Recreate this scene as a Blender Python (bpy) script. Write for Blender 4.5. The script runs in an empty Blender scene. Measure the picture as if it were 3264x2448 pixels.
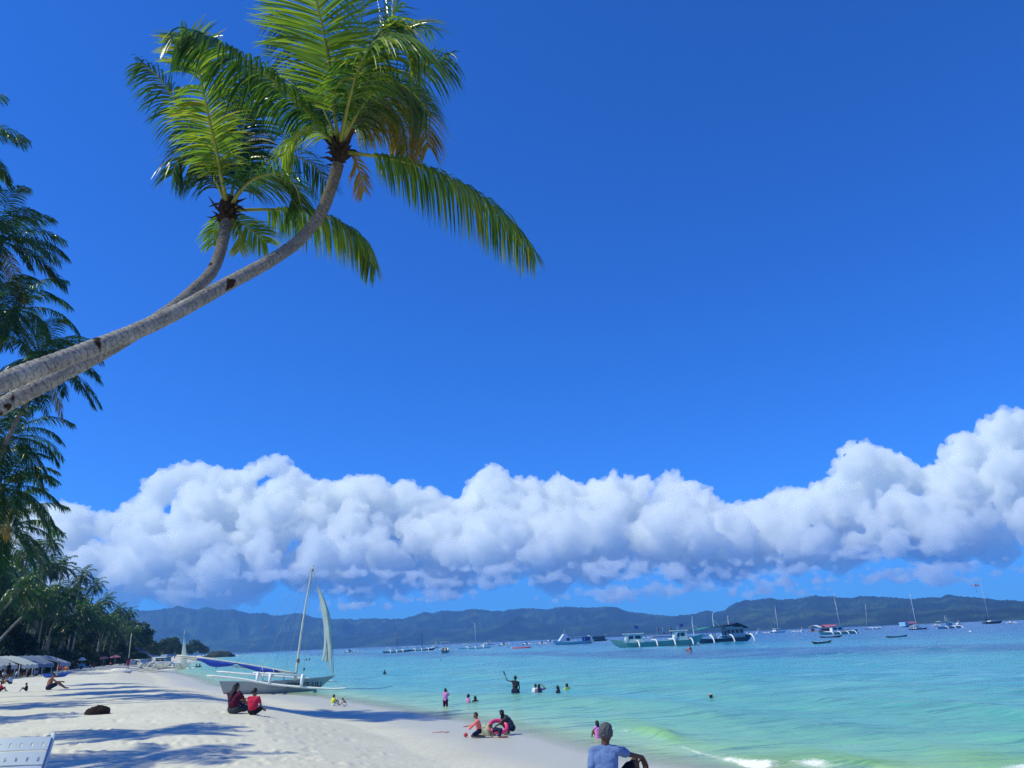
import bpy, bmesh, math, random
import numpy as np
from mathutils import Vector, Matrix, Quaternion

rad = math.radians
SC = bpy.context.scene
COL = SC.collection

# ---------------------------------------------------------------- camera
S = 3264 / 1024.0
FPX = 768.0
EYE = 3.0
ROLL = rad(2.47)
PITCH = rad(18.461)
_f = Vector((0, math.cos(PITCH), math.sin(PITCH)))
_r0 = Vector((1, 0, 0)); _u0 = _r0.cross(_f)
_r = _r0 * math.cos(ROLL) - _u0 * math.sin(ROLL)
_u = _r0 * math.sin(ROLL) + _u0 * math.cos(ROLL)
cam_d = bpy.data.cameras.new('camera'); cam = bpy.data.objects.new('camera', cam_d); COL.objects.link(cam)
cam_d.sensor_width = 36; cam_d.lens = 36 * FPX / 1024
cam_d.clip_start = 0.1; cam_d.clip_end = 60000
cam.matrix_world = Matrix(((_r.x, _u.x, -_f.x, 0), (_r.y, _u.y, -_f.y, 0), (_r.z, _u.z, -_f.z, EYE), (0, 0, 0, 1)))
SC.camera = cam

# ---------------------------------------------------------------- sun, sky, exposure
SUN_EL = rad(52); SUN_AZ = rad(-108)          # azimuth from +Y towards +X
sun_dir = Vector((math.sin(SUN_AZ) * math.cos(SUN_EL), math.cos(SUN_AZ) * math.cos(SUN_EL), math.sin(SUN_EL)))
ld = bpy.data.lights.new('sun', 'SUN'); ld.energy = 4.5; ld.angle = rad(0.53); ld.color = (0.98, 0.975, 0.67)
lo = bpy.data.objects.new('sun', ld); COL.objects.link(lo)
lo.rotation_euler = sun_dir.to_track_quat('Z', 'Y').to_euler(); lo.location = (0, 0, 60)

W = bpy.data.worlds.new('World'); SC.world = W; W.use_nodes = True
nt = W.node_tree; nt.nodes.clear()
sky = nt.nodes.new('ShaderNodeTexSky'); sky.sky_type = 'NISHITA'; sky.sun_disc = False
sky.sun_elevation = SUN_EL; sky.sun_rotation = SUN_AZ; sky.altitude = 0; sky.air_density = 1.0; sky.dust_density = 0.25; sky.ozone_density = 4.0
mulc = nt.nodes.new('ShaderNodeMix'); mulc.data_type = 'RGBA'; mulc.blend_type = 'MULTIPLY'; mulc.inputs[0].default_value = 1.0   # the camera's deep, cool rendering of a tropical sky
mulc.inputs[7].default_value = (0.165, 0.70, 1.72, 1)
bg = nt.nodes.new('ShaderNodeBackground'); bg.inputs['Strength'].default_value = 0.10
out = nt.nodes.new('ShaderNodeOutputWorld')
nt.links.new(sky.outputs[0], mulc.inputs[6]); nt.links.new(mulc.outputs[2], bg.inputs['Color']); nt.links.new(bg.outputs[0], out.inputs['Surface'])

SC.view_settings.view_transform = 'Standard'; SC.view_settings.look = 'None'
SC.view_settings.exposure = 0.06; SC.view_settings.gamma = 1.0
SC.render.engine = 'CYCLES'
cy = SC.cycles
cy.use_denoising = True; cy.denoiser = 'OPENIMAGEDENOISE'; cy.denoising_prefilter = 'NONE'; cy.denoising_input_passes = 'RGB_ALBEDO_NORMAL'
cy.max_bounces = 8; cy.diffuse_bounces = 3; cy.glossy_bounces = 3; cy.transmission_bounces = 4; cy.transparent_max_bounces = 12
cy.volume_bounces = 1
cy.sample_clamp_direct = 4.0; cy.sample_clamp_indirect = 4.0; cy.caustics_reflective = False; cy.caustics_refractive = False

# ---------------------------------------------------------------- helpers
rng = random.Random(7)
def ray(px, py):
    x = (px - 1632) / S; y = (1224 - py) / S
    return (_f * FPX + _r * x + _u * y).normalized()
def at_z(px, py, z=0.0):
    v = ray(px, py); t = (z - EYE) / v.z
    return Vector((v.x * t, v.y * t, z))
def at_d(px, py, d):                              # point whose horizontal distance (y) is d
    v = ray(px, py); t = d / v.y
    return Vector((v.x * t, v.y * t, EYE + v.z * t))
def lerp(a, b, t): return a + (b - a) * t

def obj(name, verts, faces, mat, parent=None, smooth=True):
    me = bpy.data.meshes.new(name)
    me.from_pydata([tuple(v) for v in verts], [], faces)
    if smooth: me.polygons.foreach_set('use_smooth', [True] * len(me.polygons))
    mats = mat if isinstance(mat, (list, tuple)) else [mat]
    for m in mats: me.materials.append(m)
    o = bpy.data.objects.new(name, me); COL.objects.link(o)
    if parent is not None: o.parent = parent
    return o
def np_obj(name, V, F, mat, parent=None, smooth=True):
    me = bpy.data.meshes.new(name)
    V = np.asarray(V, dtype=np.float32); F = np.asarray(F, dtype=np.int32)
    me.vertices.add(len(V)); me.vertices.foreach_set('co', V.ravel())
    k = F.shape[1]
    me.loops.add(F.size); me.loops.foreach_set('vertex_index', F.ravel())
    me.polygons.add(len(F)); me.polygons.foreach_set('loop_start', np.arange(0, F.size, k, dtype=np.int32))
    me.polygons.foreach_set('loop_total', np.full(len(F), k, dtype=np.int32))
    me.update(calc_edges=True)
    me.polygons.foreach_set('use_smooth', np.full(len(F), smooth, dtype=bool))
    me.materials.append(mat)
    o = bpy.data.objects.new(name, me); COL.objects.link(o)
    if parent is not None: o.parent = parent
    return o
def thing(name, label, cat, loc=(0, 0, 0), rz=0.0, group=None, scale=1.0):
    o = bpy.data.objects.new(name, None); COL.objects.link(o)
    o.empty_display_size = 0.3
    o.location = loc; o.rotation_euler = (0, 0, rz); o.scale = (scale,) * 3
    o['label'] = label; o['category'] = cat
    if group: o['group'] = group
    return o
def tag(o, label, cat, group=None):
    o['label'] = label; o['category'] = cat
    if group: o['group'] = group
    return o
def struct(o, label=None, cat=None):
    o['kind'] = 'structure'
    if label: o['label'] = label
    if cat: o['category'] = cat
    return o
def dup(root, loc, rz=0.0, label=None, group=None, scale=None, tilt=None):
    r = root.copy(); COL.objects.link(r); r.location = loc
    r.rotation_euler = (tilt[0], tilt[1], rz) if tilt else (0, 0, rz)
    if scale is not None: r.scale = scale if isinstance(scale, (tuple, list)) else (scale,) * 3
    if label: r['label'] = label
    if group: r['group'] = group
    for ch in list(root.children):
        c = ch.copy(); COL.objects.link(c); c.parent = r
        for g in ch.children:
            d = g.copy(); COL.objects.link(d); d.parent = c
    return r

class MB:                                          # mesh collector
    def __init__(s): s.v = []; s.f = []; s.mi = []; s.m = 0
    def _add(s, vs, fs):
        b = len(s.v); s.v += [Vector(v) for v in vs]; s.f += [tuple(b + i for i in f) for f in fs]; s.mi += [s.m] * len(fs); return s
    def box(s, c, d, rz=0.0, taper=1.0, M=None, bev=0.0):
        x, y, z = d[0] / 2, d[1] / 2, d[2] / 2
        vs = []
        for zz, k in ((-z, 1.0), (z, taper)):
            for sx, sy in ((-1, -1), (1, -1), (1, 1), (-1, 1)):
                p = Vector((sx * x * k, sy * y * k, zz))
                if rz: p = Matrix.Rotation(rz, 3, 'Z') @ p
                if M is not None: p = M @ p
                vs.append(p + Vector(c))
        return s._add(vs, [(3, 2, 1, 0), (4, 5, 6, 7), (0, 1, 5, 4), (1, 2, 6, 5), (2, 3, 7, 6), (3, 0, 4, 7)])
    def tube(s, pts, rs, n=8, cap=True, flat=1.0):
        pts = [Vector(p) for p in pts]
        if not isinstance(rs, (list, tuple)): rs = [rs] * len(pts)
        b = len(s.v); prev = None; vs = []
        for i, p in enumerate(pts):
            t = (pts[min(i + 1, len(pts) - 1)] - pts[max(i - 1, 0)])
            t = t.normalized() if t.length > 1e-9 else Vector((0, 0, 1))
            if prev is None:
                a = Vector((0, 0, 1)) if abs(t.z) < 0.9 else Vector((0, 1, 0))
                nx = t.cross(a).normalized()
            else:
                nx = (prev - t * prev.dot(t)).normalized()
            prev = nx; ny = t.cross(nx)
            for k in range(n):
                an = 2 * math.pi * k / n
                vs.append(p + (nx * math.cos(an) + ny * (math.sin(an) * flat)) * rs[i])
        fs = []
        for i in range(len(pts) - 1):
            for k in range(n):
                k2 = (k + 1) % n
                fs.append((i * n + k, i * n + k2, (i + 1) * n + k2, (i + 1) * n + k))
        if cap:
            fs.append(tuple(reversed(range(n)))); fs.append(tuple((len(pts) - 1) * n + k for k in range(n)))
        return s._add(vs, fs)
    def ell(s, c, r, n=12, m=8, M=None):
        vs = [Vector((0, 0, -1))]
        for i in range(1, m):
            ph = -math.pi / 2 + math.pi * i / m
            for k in range(n):
                an = 2 * math.pi * k / n
                vs.append(Vector((math.cos(an) * math.cos(ph), math.sin(an) * math.cos(ph), math.sin(ph))))
        vs.append(Vector((0, 0, 1)))
        out_ = []
        for v in vs:
            p = Vector((v.x * r[0], v.y * r[1], v.z * r[2]))
            if M is not None: p = M @ p
            out_.append(p + Vector(c))
        fs = [(0, 1 + (k + 1) % n, 1 + k) for k in range(n)]
        for i in range(m - 2):
            for k in range(n):
                a = 1 + i * n + k; b_ = 1 + i * n + (k + 1) % n
                fs.append((a, b_, b_ + n, a + n))
        L = len(vs) - 1; o_ = 1 + (m - 2) * n
        fs += [(o_ + k, o_ + (k + 1) % n, L) for k in range(n)]
        return s._add(out_, fs)
    def loft(s, rings, cap=True, closed=True):
        n = len(rings[0]); vs = [v for r_ in rings for v in r_]; fs = []
        for i in range(len(rings) - 1):
            for k in range(n if closed else n - 1):
                k2 = (k + 1) % n
                fs.append((i * n + k, i * n + k2, (i + 1) * n + k2, (i + 1) * n + k))
        if cap and closed:
            fs.append(tuple(reversed(range(n)))); fs.append(tuple((len(rings) - 1) * n + k for k in range(n)))
        return s._add(vs, fs)
    def quad(s, a, b, c, d): return s._add([a, b, c, d], [(0, 1, 2, 3)])
    def build(s, name, mat, parent=None, smooth=False):
        o = obj(name, s.v, s.f, mat, parent, smooth)
        if isinstance(mat, (list, tuple)): o.data.polygons.foreach_set('material_index', s.mi)
        return o

def nodes(name):
    m = bpy.data.materials.new(name); m.use_nodes = True
    t = m.node_tree; t.nodes.clear()
    o = t.nodes.new('ShaderNodeOutputMaterial')
    return m, t, o
def N(t, typ, **kw):
    n = t.nodes.new(typ)
    for k, v in kw.items():
        if k in n.inputs.keys() if isinstance(k, str) else False: n.inputs[k].default_value = v
        else: setattr(n, k, v)
    return n
def ramp(t, stops, src=None, interp='LINEAR'):
    r = t.nodes.new('ShaderNodeValToRGB'); r.color_ramp.interpolation = interp
    e = r.color_ramp.elements
    while len(e) < len(stops): e.new(0.5)
    for el, (p, c) in zip(e, stops):
        el.position = p; el.color = (c[0], c[1], c[2], 1) if not isinstance(c, (int, float)) else (c, c, c, 1)
    if src is not None: t.links.new(src, r.inputs[0])
    return r
def mixc(t, a, b, fac, mode='MIX'):
    m = t.nodes.new('ShaderNodeMix'); m.data_type = 'RGBA'; m.blend_type = mode
    for sock, val in ((m.inputs[6], a), (m.inputs[7], b), (m.inputs[0], fac)):
        if hasattr(val, 'is_output'): t.links.new(val, sock)
        elif isinstance(val, (int, float)): sock.default_value = val
        else: sock.default_value = (val[0], val[1], val[2], 1)
    return m.outputs[2]
def mth(t, op, a, b=0.0, clamp=False):
    m = t.nodes.new('ShaderNodeMath'); m.operation = op; m.use_clamp = clamp
    for sock, val in ((m.inputs[0], a), (m.inputs[1], b)):
        if hasattr(val, 'is_output'): t.links.new(val, sock)
        else: sock.default_value = val
    return m.outputs[0]
def noise(t, scale, detail=4, rough=0.5, vec=None, dist=0.0):
    n = t.nodes.new('ShaderNodeTexNoise'); n.inputs['Scale'].default_value = scale
    n.inputs['Detail'].default_value = detail; n.inputs['Roughness'].default_value = rough; n.inputs['Distortion'].default_value = dist
    if vec is not None: t.links.new(vec, n.inputs['Vector'])
    return n.outputs['Fac']
def mapping(t, scale=(1, 1, 1), rot=(0, 0, 0), src='Object'):
    tc = t.nodes.new('ShaderNodeTexCoord'); mp = t.nodes.new('ShaderNodeMapping')
    mp.inputs['Scale'].default_value = scale; mp.inputs['Rotation'].default_value = rot
    t.links.new(tc.outputs[src], mp.inputs[0]); return mp.outputs[0]
_mc = {}
def simple(name, col, rough=0.6, var=0.18, nscale=3.0, spec=0.35, metal=0.0, bump=0.0, sub=0.0, trans=0.0):
    """Procedural paint, cloth, wood and skin: a base colour with worn, uneven patches."""
    if name in _mc: return _mc[name]
    m, t, o = nodes(name)
    b = t.nodes.new('ShaderNodeBsdfPrincipled')
    v = mapping(t)
    n1 = noise(t, nscale, 5, 0.6, v)
    dark = tuple(c * (1 - var) for c in col); lite = tuple(min(1, c * (1 + var * 0.6)) for c in col)
    c = ramp(t, [(0.3, dark), (0.7, lite)], n1)
    t.links.new(c.outputs[0], b.inputs['Base Color'])
    b.inputs['Roughness'].default_value = rough; b.inputs['Metallic'].default_value = metal
    b.inputs['Specular IOR Level'].default_value = spec
    if bump:
        bp = t.nodes.new('ShaderNodeBump'); bp.inputs['Strength'].default_value = bump; bp.inputs['Distance'].default_value = 0.02
        t.links.new(noise(t, nscale * 8, 4, 0.6, v), bp.inputs['Height']); t.links.new(bp.outputs[0], b.inputs['Normal'])
    if trans:
        tr = t.nodes.new('ShaderNodeBsdfTranslucent'); t.links.new(c.outputs[0], tr.inputs['Color'])
        mx = t.nodes.new('ShaderNodeMixShader'); mx.inputs[0].default_value = trans
        t.links.new(b.outputs[0], mx.inputs[1]); t.links.new(tr.outputs[0], mx.inputs[2]); t.links.new(mx.outputs[0], o.inputs[0])
    else:
        t.links.new(b.outputs[0], o.inputs[0])
    _mc[name] = m
    return m

# numpy value noise
def _hash(ix, iy, seed):
    h = (ix * 374761393 + iy * 668265263 + seed * 1442695041) & 0xffffffff
    h = ((h ^ (h >> 13)) * 1274126177) & 0xffffffff
    return ((h ^ (h >> 16)) & 0xffff) / 65535.0
def vnoise(x, y, seed=0):
    x = np.asarray(x, float); y = np.asarray(y, float)
    ix = np.floor(x).astype(np.int64); iy = np.floor(y).astype(np.int64)
    fx = x - ix; fy = y - iy; fx = fx * fx * (3 - 2 * fx); fy = fy * fy * (3 - 2 * fy)
    a = _hash(ix, iy, seed); b = _hash(ix + 1, iy, seed); c = _hash(ix, iy + 1, seed); d = _hash(ix + 1, iy + 1, seed)
    return (a + (b - a) * fx) * (1 - fy) + (c + (d - c) * fx) * fy
def fbm(x, y, oct=4, seed=0, gain=0.5):
    s = 0; a = 1; tot = 0
    for i in range(oct):
        s = s + a * vnoise(x * 2 ** i + 17.3 * i, y * 2 ** i - 9.1 * i, seed + i); tot += a; a *= gain
    return s / tot

# ---------------------------------------------------------------- shoreline and beach height
SHORE = [(160, -200), (98, -90), (57, -33), (33, -4), (18, 8.6), (10.8, 13.4), (6.3, 16.6), (4.1, 18.8), (2.6, 21.0), (1.3, 23.6), (0.3, 26.6), (-0.9, 29.4), (-2.7, 33.3), (-4.8, 37.0),
         (-7.7, 42.6), (-11.5, 50), (-14.7, 55.5), (-20.2, 63.1), (-32.3, 82.9), (-45, 110), (-63.7, 146.8), (-88, 205), (-120, 290), (-165, 410), (-215, 560), (-262, 690), (-262, 760), (-330, 900), (-600, 1300), (-1600, 2500)]
_SP = np.array(SHORE, float)
def shore_dist(x, y):
    """signed distance to the waterline: + on land (left), - in the sea"""
    x = np.asarray(x, float); y = np.asarray(y, float)
    best = np.full(x.shape, 1e18); sign = np.ones(x.shape)
    for i in range(len(_SP) - 1):
        ax, ay = _SP[i]; bx, by = _SP[i + 1]
        dx, dy = bx - ax, by - ay; L = dx * dx + dy * dy
        t = np.clip(((x - ax) * dx + (y - ay) * dy) / L, 0, 1)
        qx = x - (ax + t * dx); qy = y - (ay + t * dy)
        d = qx * qx + qy * qy
        cr = dx * (y - ay) - dy * (x - ax)
        m = d < best
        best = np.where(m, d, best); sign = np.where(m, np.where(cr > 0, 1.0, -1.0), sign)
    return np.sqrt(best) * sign
_KS = np.array([-4000, -400, -120, -60, -30, -12, -5, -2, 0, 2.5, 4.5, 6.5, 8.3, 10, 16, 30, 60, 200, 4000.])
_KZ = np.array([-30, -12, -4, -2.6, -1.6, -0.75, -0.32, -0.12, 0, 0.11, 0.28, 0.70, 1.08, 1.22, 1.28, 1.34, 1.5, 3, 12.])
def ground_z(x, y, detail=True):
    x = np.asarray(x, float); y = np.asarray(y, float)
    s = shore_dist(x, y)
    z = np.interp(s, _KS, _KZ)
    if detail:
        k = np.clip((s - 5) / 8, 0, 1) * np.clip((260 - y) / 100, 0, 1)
        z = z + k * (0.10 * (fbm(x * 0.55, y * 0.55, 3, 3) - 0.5) + 0.05 * (fbm(x * 2.1, y * 2.1, 2, 9) - 0.5))
        z = z + np.clip((s - 0) / 3, 0, 1) * (1 - k) * 0.02 * (fbm(x * 1.2, y * 1.2, 2, 5) - 0.5)
    z = z + 0.13 * np.exp(-((x - 1.3) ** 2 + (y - 10.0) ** 2) / 0.9)          # the little hump the seated man rests on
    return z
def gz(x, y): return float(ground_z(np.array([x]), np.array([y]))[0])
def on_sand(px, py):
    """where the sight line through this point of the photograph meets the beach"""
    v = ray(px, py); t0 = 4.0
    for i in range(4000):
        t0 *= 1.004
        if EYE + v.z * t0 <= gz(v.x * t0, v.y * t0): break
    return Vector((v.x * t0, v.y * t0, EYE + v.z * t0))
# ================================================================ SETTING
# ---- sand
def polar(r0, r1, nr, az0, az1, na, bias=1.0):
    rr = r0 * (r1 / r0) ** np.linspace(0, 1, nr)
    aa = np.linspace(az0, az1, na)
    A, R = np.meshgrid(aa, rr)
    return R * np.sin(A), R * np.cos(A), nr, na
def grid_faces(nr, na):
    i, j = np.meshgrid(np.arange(nr - 1), np.arange(na - 1), indexing='ij')
    a = i * na + j
    return np.stack([a, a + 1, a + na + 1, a + na], -1).reshape(-1, 4)[:, ::-1]

m_sand, t, o = nodes('white_coral_sand')
b = t.nodes.new('ShaderNodeBsdfPrincipled')
v = mapping(t)
at = t.nodes.new('ShaderNodeAttribute'); at.attribute_name = 'height'
n1 = noise(t, 0.35, 5, 0.6, v); n2 = noise(t, 9, 5, 0.7, v); n3 = noise(t, 60, 3, 0.7, v)
dry = ramp(t, [(0.3, (0.57, 0.54, 0.455)), (0.7, (0.65, 0.62, 0.525))], n1).outputs[0]
dry = mixc(t, dry, ramp(t, [(0.35, (0.80, 0.79, 0.78)), (0.6, (1, 1, 1))], n2).outputs[0], 0.65, 'MULTIPLY')
speck = ramp(t, [(0.27, (0.25, 0.23, 0.2)), (0.295, (1, 1, 1))], noise(t, 5.0, 3, 0.8, v)).outputs[0]
dry = mixc(t, dry, speck, 0.55, 'MULTIPLY')
wetf = mth(t, 'ADD', at.outputs['Fac'], mth(t, 'MULTIPLY', mth(t, 'SUBTRACT', noise(t, 0.6, 3, 0.5, v), 0.5), 0.10))
wet = ramp(t, [(0.0, 1.0), (0.08, 0.9), (0.15, 0.35), (0.22, 0.0)], wetf).outputs[0]
col = mixc(t, dry, (0.46, 0.45, 0.41), wet)
t.links.new(col, b.inputs['Base Color'])
rg = ramp(t, [(0, 0.85), (1, 0.45)], wet).outputs[0]; t.links.new(rg, b.inputs['Roughness'])
b.inputs['Specular IOR Level'].default_value = 0.35
bp = t.nodes.new('ShaderNodeBump'); bp.inputs['Distance'].default_value = 0.06
hh = mth(t, 'ADD', noise(t, 3.2, 4, 0.6, v), mth(t, 'MULTIPLY', n2, 0.35)); hh = mth(t, 'ADD', hh, mth(t, 'MULTIPLY', n3, 0.08))
t.links.new(mth(t, 'SUBTRACT', 0.65, wet, True), bp.inputs['Strength'])
t.links.new(hh, bp.inputs['Height']); t.links.new(bp.outputs[0], b.inputs['Normal']); t.links.new(b.outputs[0], o.inputs[0])

def add_attr(o, name, vals):
    a = o.data.attributes.new(name, 'FLOAT', 'POINT'); a.data.foreach_set('value', np.asarray(vals, np.float32).ravel())

X, Y, nr, na = polar(1.5, 9000, 560, rad(-48), rad(48), 760)
Z = ground_z(X, Y)
prng = np.random.RandomState(5)                      # footprints trodden into the dry sand
for k in range(1200):
    r_ = 9 + 34 * prng.rand() ** 1.1; a_ = rad(-42 + 62 * prng.rand())
    fx, fy = r_ * math.sin(a_), r_ * math.cos(a_)
    i0 = int(np.log((r_ - 0.8) / 1.5) / np.log(9000 / 1.5) * 559); i1 = int(np.log((r_ + 0.8) / 1.5) / np.log(9000 / 1.5) * 559) + 2
    j0 = int((a_ - 0.8 / r_ + rad(48)) / rad(96) * 759); j1 = int((a_ + 0.8 / r_ + rad(48)) / rad(96) * 759) + 2
    i0 = max(i0, 0); j0 = max(j0, 0)
    sx = X[i0:i1, j0:j1] - fx; sy = Y[i0:i1, j0:j1] - fy
    th = prng.rand() * 6.28; u_ = sx * math.cos(th) + sy * math.sin(th); w_ = -sx * math.sin(th) + sy * math.cos(th)
    g = (u_ / (0.10 + 0.06 * prng.rand())) ** 2 + (w_ / 0.07) ** 2
    zz = Z[i0:i1, j0:j1]
    Z[i0:i1, j0:j1] = zz + np.where(zz > 0.5, 1, 0) * (-(0.035 + 0.035 * prng.rand()) * np.exp(-g) + 0.018 * np.exp(-(np.sqrt(g) - 1.7) ** 2 * 4))
beach = np_obj('beach', np.stack([X, Y, Z], -1).reshape(-1, 3), grid_faces(nr, na), m_sand)
add_attr(beach, 'height', Z); struct(beach, 'pale coral sand beach sloping down to the water', 'beach')
# the same ground carried on behind and beside the camera
X, Y, nr2, na2 = polar(1.5, 9000, 90, rad(48), rad(312), 160)
Z2 = ground_z(X, Y)
Xc = np.concatenate([X.ravel(), [0.0]]); Yc = np.concatenate([Y.ravel(), [0.0]]); Zc = np.concatenate([Z2.ravel(), [Z2[0].mean()]])
gb = np_obj('ground', np.stack([Xc, Yc, Zc], -1), grid_faces(nr2, na2), m_sand)
add_attr(gb, 'height', Zc); struct(gb, 'pale sand continuing behind the viewpoint', 'beach')

# ---- sea
X, Y, nr, na = polar(8, 30000, 620, rad(-50), rad(60), 640)
OFF = -shore_dist(X, Y)
R = np.hypot(X, Y)
def wave_h(X, Y, OFF, R):
    z = np.zeros_like(X)
    pr = np.random.RandomState(3)
    for k in range(26):
        th = rad(-155 + 50 * (pr.rand() - 0.5)); lam = 0.7 * 1.18 ** k; kx, ky = math.cos(th) * 2 * math.pi / lam, math.sin(th) * 2 * math.pi / lam
        amp = 0.0075 * lam ** 0.75 * np.clip((lam / 4) / (R * 0.012 + 0.05), 0, 1)
        ph = X * kx + Y * ky + pr.rand() * 6.28 + 2.2 * fbm(X / (lam * 4), Y / (lam * 4), 2, 50 + k)
        z += amp * (1 - np.abs(np.sin(ph / 2)) * 1.6 + 0.2)
    return z * np.clip(OFF / 7, 0.05, 1)
Zw = wave_h(X, Y, OFF, R) 
# the low breaker that runs along the shore on the right
brk = np.clip((X - 2.2) / 2.0, 0, 1) * np.clip((Y + 5) / 10, 0, 1)
cx = 2.5 + 0.5 * np.sin(X * 0.7) + 0.5 * np.sin(X * 1.9 + 1)
prof = np.exp(-((OFF - cx) / np.where(OFF > cx, 1.3, 0.42)) ** 2)
bh = 0.20 * np.clip((fbm(X * 0.35, Y * 0.35, 2, 31) - 0.30) * 2.2, 0.08, 1)
Zw = Zw + brk * prof * bh + 0.10 * np.clip((36 - Y) / 6, 0, 1) * np.exp(-((OFF - 8 - np.sin(X * 0.4)) / 1.2) ** 2) * fbm(X * 0.3, Y * 0.3, 2, 77)
Zw[OFF < 0.4] *= 0.2
keep = (OFF > -3.0)
F = grid_faces(nr, na); kf = keep.ravel()[F].all(1)
F = F[kf]
used, inv = np.unique(F, return_inverse=True)
Vw = np.stack([X, Y, Zw], -1).reshape(-1, 3)[used]; F = inv.reshape(-1, 4)
pat = fbm(X * 0.9, Y * 0.9, 3, 61)
gapm = np.clip((fbm(X * 0.5 + 4, Y * 0.5, 2, 91) - 0.42) * 6, 0.12, 1)
foam = brk * np.exp(-((OFF - cx + 0.45) / 0.30) ** 2) * (0.2 + 1.0 * pat) * gapm + np.exp(-((OFF + 0.05) / 0.22) ** 2) * 0.25 * (0.4 + 1.2 * pat) + brk * np.clip(1 - np.abs(OFF - 1.2) / 1.1, 0, 1) * 0.62 * pat * gapm
far_foam = np.exp(-((OFF - 0.6) / 0.9) ** 2) * np.clip((Y - 26) / 10, 0, 1) * np.clip((70 - Y) / 20, 0, 1) * 0.42 * pat
foam = foam + far_foam

m_sea, t, o = nodes('clear_tropical_sea')
b = t.nodes.new('ShaderNodeBsdfPrincipled')
v = mapping(t)
ao = t.nodes.new('ShaderNodeAttribute'); ao.attribute_name = 'offshore'
af = t.nodes.new('ShaderNodeAttribute'); af.attribute_name = 'foam'
ah = t.nodes.new('ShaderNodeAttribute'); ah.attribute_name = 'crest'
vb = mapping(t, (0.012, 0.028, 1))
wob = mth(t, 'SUBTRACT', noise(t, 1.0, 4, 0.55, vb), 0.5)
off = mth(t, 'ADD', ao.outputs['Fac'], mth(t, 'MULTIPLY', mth(t, 'MULTIPLY', wob, ao.outputs['Fac']), 0.9))
lg = mth(t, 'DIVIDE', mth(t, 'LOGARITHM', mth(t, 'ADD', mth(t, 'MAXIMUM', off, 0.0), 1.0), 10.0), 3.4)     # log10(1+off)/3.4
def L(m_): return math.log10(1 + m_) / 3.4
base = ramp(t, [(L(0), (0.55, 0.60, 0.52)), (L(1.5), (0.40, 0.58, 0.38)), (L(4), (0.21, 0.47, 0.34)), (L(9), (0.10, 0.385, 0.40)), (L(22), (0.06, 0.345, 0.40)), (L(60), (0.045, 0.31, 0.38)),
                (L(90), (0.035, 0.26, 0.40)), (L(150), (0.014, 0.16, 0.32)), (L(230), (0.010, 0.105, 0.29)), (L(900), (0.012, 0.08, 0.28))], lg).outputs[0]
# seagrass beds and paler sand patches lying under the water
vg = mapping(t, (0.02, 0.06, 1), (0, 0, rad(8)))
band = mth(t, 'MULTIPLY', ramp(t, [(L(50), 0), (L(61), 1), (L(76), 1), (L(92), 0)], lg).outputs[0], ramp(t, [(0.30, 0.45), (0.48, 1)], noise(t, 1.0, 3, 0.6, vg)).outputs[0])
base = mixc(t, base, (0.015, 0.09, 0.24), mth(t, 'MULTIPLY', band, 0.9))
vg2 = mapping(t, (0.10, 0.42, 1), (0, 0, rad(6)))
bed = mth(t, 'MULTIPLY', ramp(t, [(0.54, 0), (0.68, 1)], noise(t, 1.0, 5, 0.6, vg2)).outputs[0], ramp(t, [(L(3), 0), (L(6), 1), (L(34), 0.9), (L(60), 0.25)], lg).outputs[0])
base = mixc(t, base, (0.03, 0.17, 0.28), mth(t, 'MULTIPLY', bed, 0.65))
vg3 = mapping(t, (0.06, 0.3, 1), (0, 0, rad(4)))
pale = mth(t, 'MULTIPLY', ramp(t, [(0.5, 0), (0.72, 1)], noise(t, 1.0, 5, 0.6, vg3)).outputs[0], 0.5)
base = mixc(t, base, (0.20, 0.50, 0.55), mth(t, 'MULTIPLY', pale, ramp(t, [(L(8), 0.3), (L(20), 1), (L(80), 0.8), (L(150), 0)], lg).outputs[0]))
# ripple streaks
vs_ = mapping(t, (0.35, 1.7, 1), (0, 0, rad(5)))
st = noise(t, 1.0, 8, 0.72, vs_)
base = mixc(t, base, (0.02, 0.15, 0.24), mth(t, 'MULTIPLY', ramp(t, [(0.53, 0), (0.62, 1)], st).outputs[0], 0.72))
base = mixc(t, base, (0.30, 0.56, 0.56), mth(t, 'MULTIPLY', ramp(t, [(0.36, 1), (0.44, 0)], st).outputs[0], 0.36))
# green of light passing through the wave faces, painted into the colour
base = mixc(t, base, (0.20, 0.44, 0.10), mth(t, 'MULTIPLY', ah.outputs['Fac'], 0.6))
fn = noise(t, 9, 7, 0.8, mapping(t, (1, 1, 1)))
ff = mth(t, 'MULTIPLY', mth(t, 'SUBTRACT', mth(t, 'ADD', af.outputs['Fac'], fn), 0.86), 3.2, True)
base = mixc(t, base, (0.78, 0.80, 0.78), ff)
t.links.new(base, b.inputs['Base Color'])
b.inputs['Specular IOR Level'].default_value = 0.17; b.inputs['IOR'].default_value = 1.33
t.links.new(ramp(t, [(0, 0.19), (1, 0.7)], ff).outputs[0], b.inputs['Roughness'])
bp = t.nodes.new('ShaderNodeBump'); bp.inputs['Distance'].default_value = 0.25; bp.inputs['Strength'].default_value = 0.55
vw = mapping(t, (0.55, 1.5, 1), (0, 0, rad(4))); vw2 = mapping(t, (2.2, 5.0, 1), (0, 0, rad(-6))); vw3 = mapping(t, (0.11, 0.33, 1), (0, 0, rad(3)))
hh = mth(t, 'ADD', noise(t, 1.0, 5, 0.6, vw), mth(t, 'MULTIPLY', noise(t, 1.0, 3, 0.6, vw2), 0.3)); hh = mth(t, 'ADD', hh, mth(t, 'MULTIPLY', noise(t, 1.0, 3, 0.6, vw3), 2.2))
t.links.new(hh, bp.inputs['Height']); t.links.new(bp.outputs[0], b.inputs['Normal'])
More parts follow.
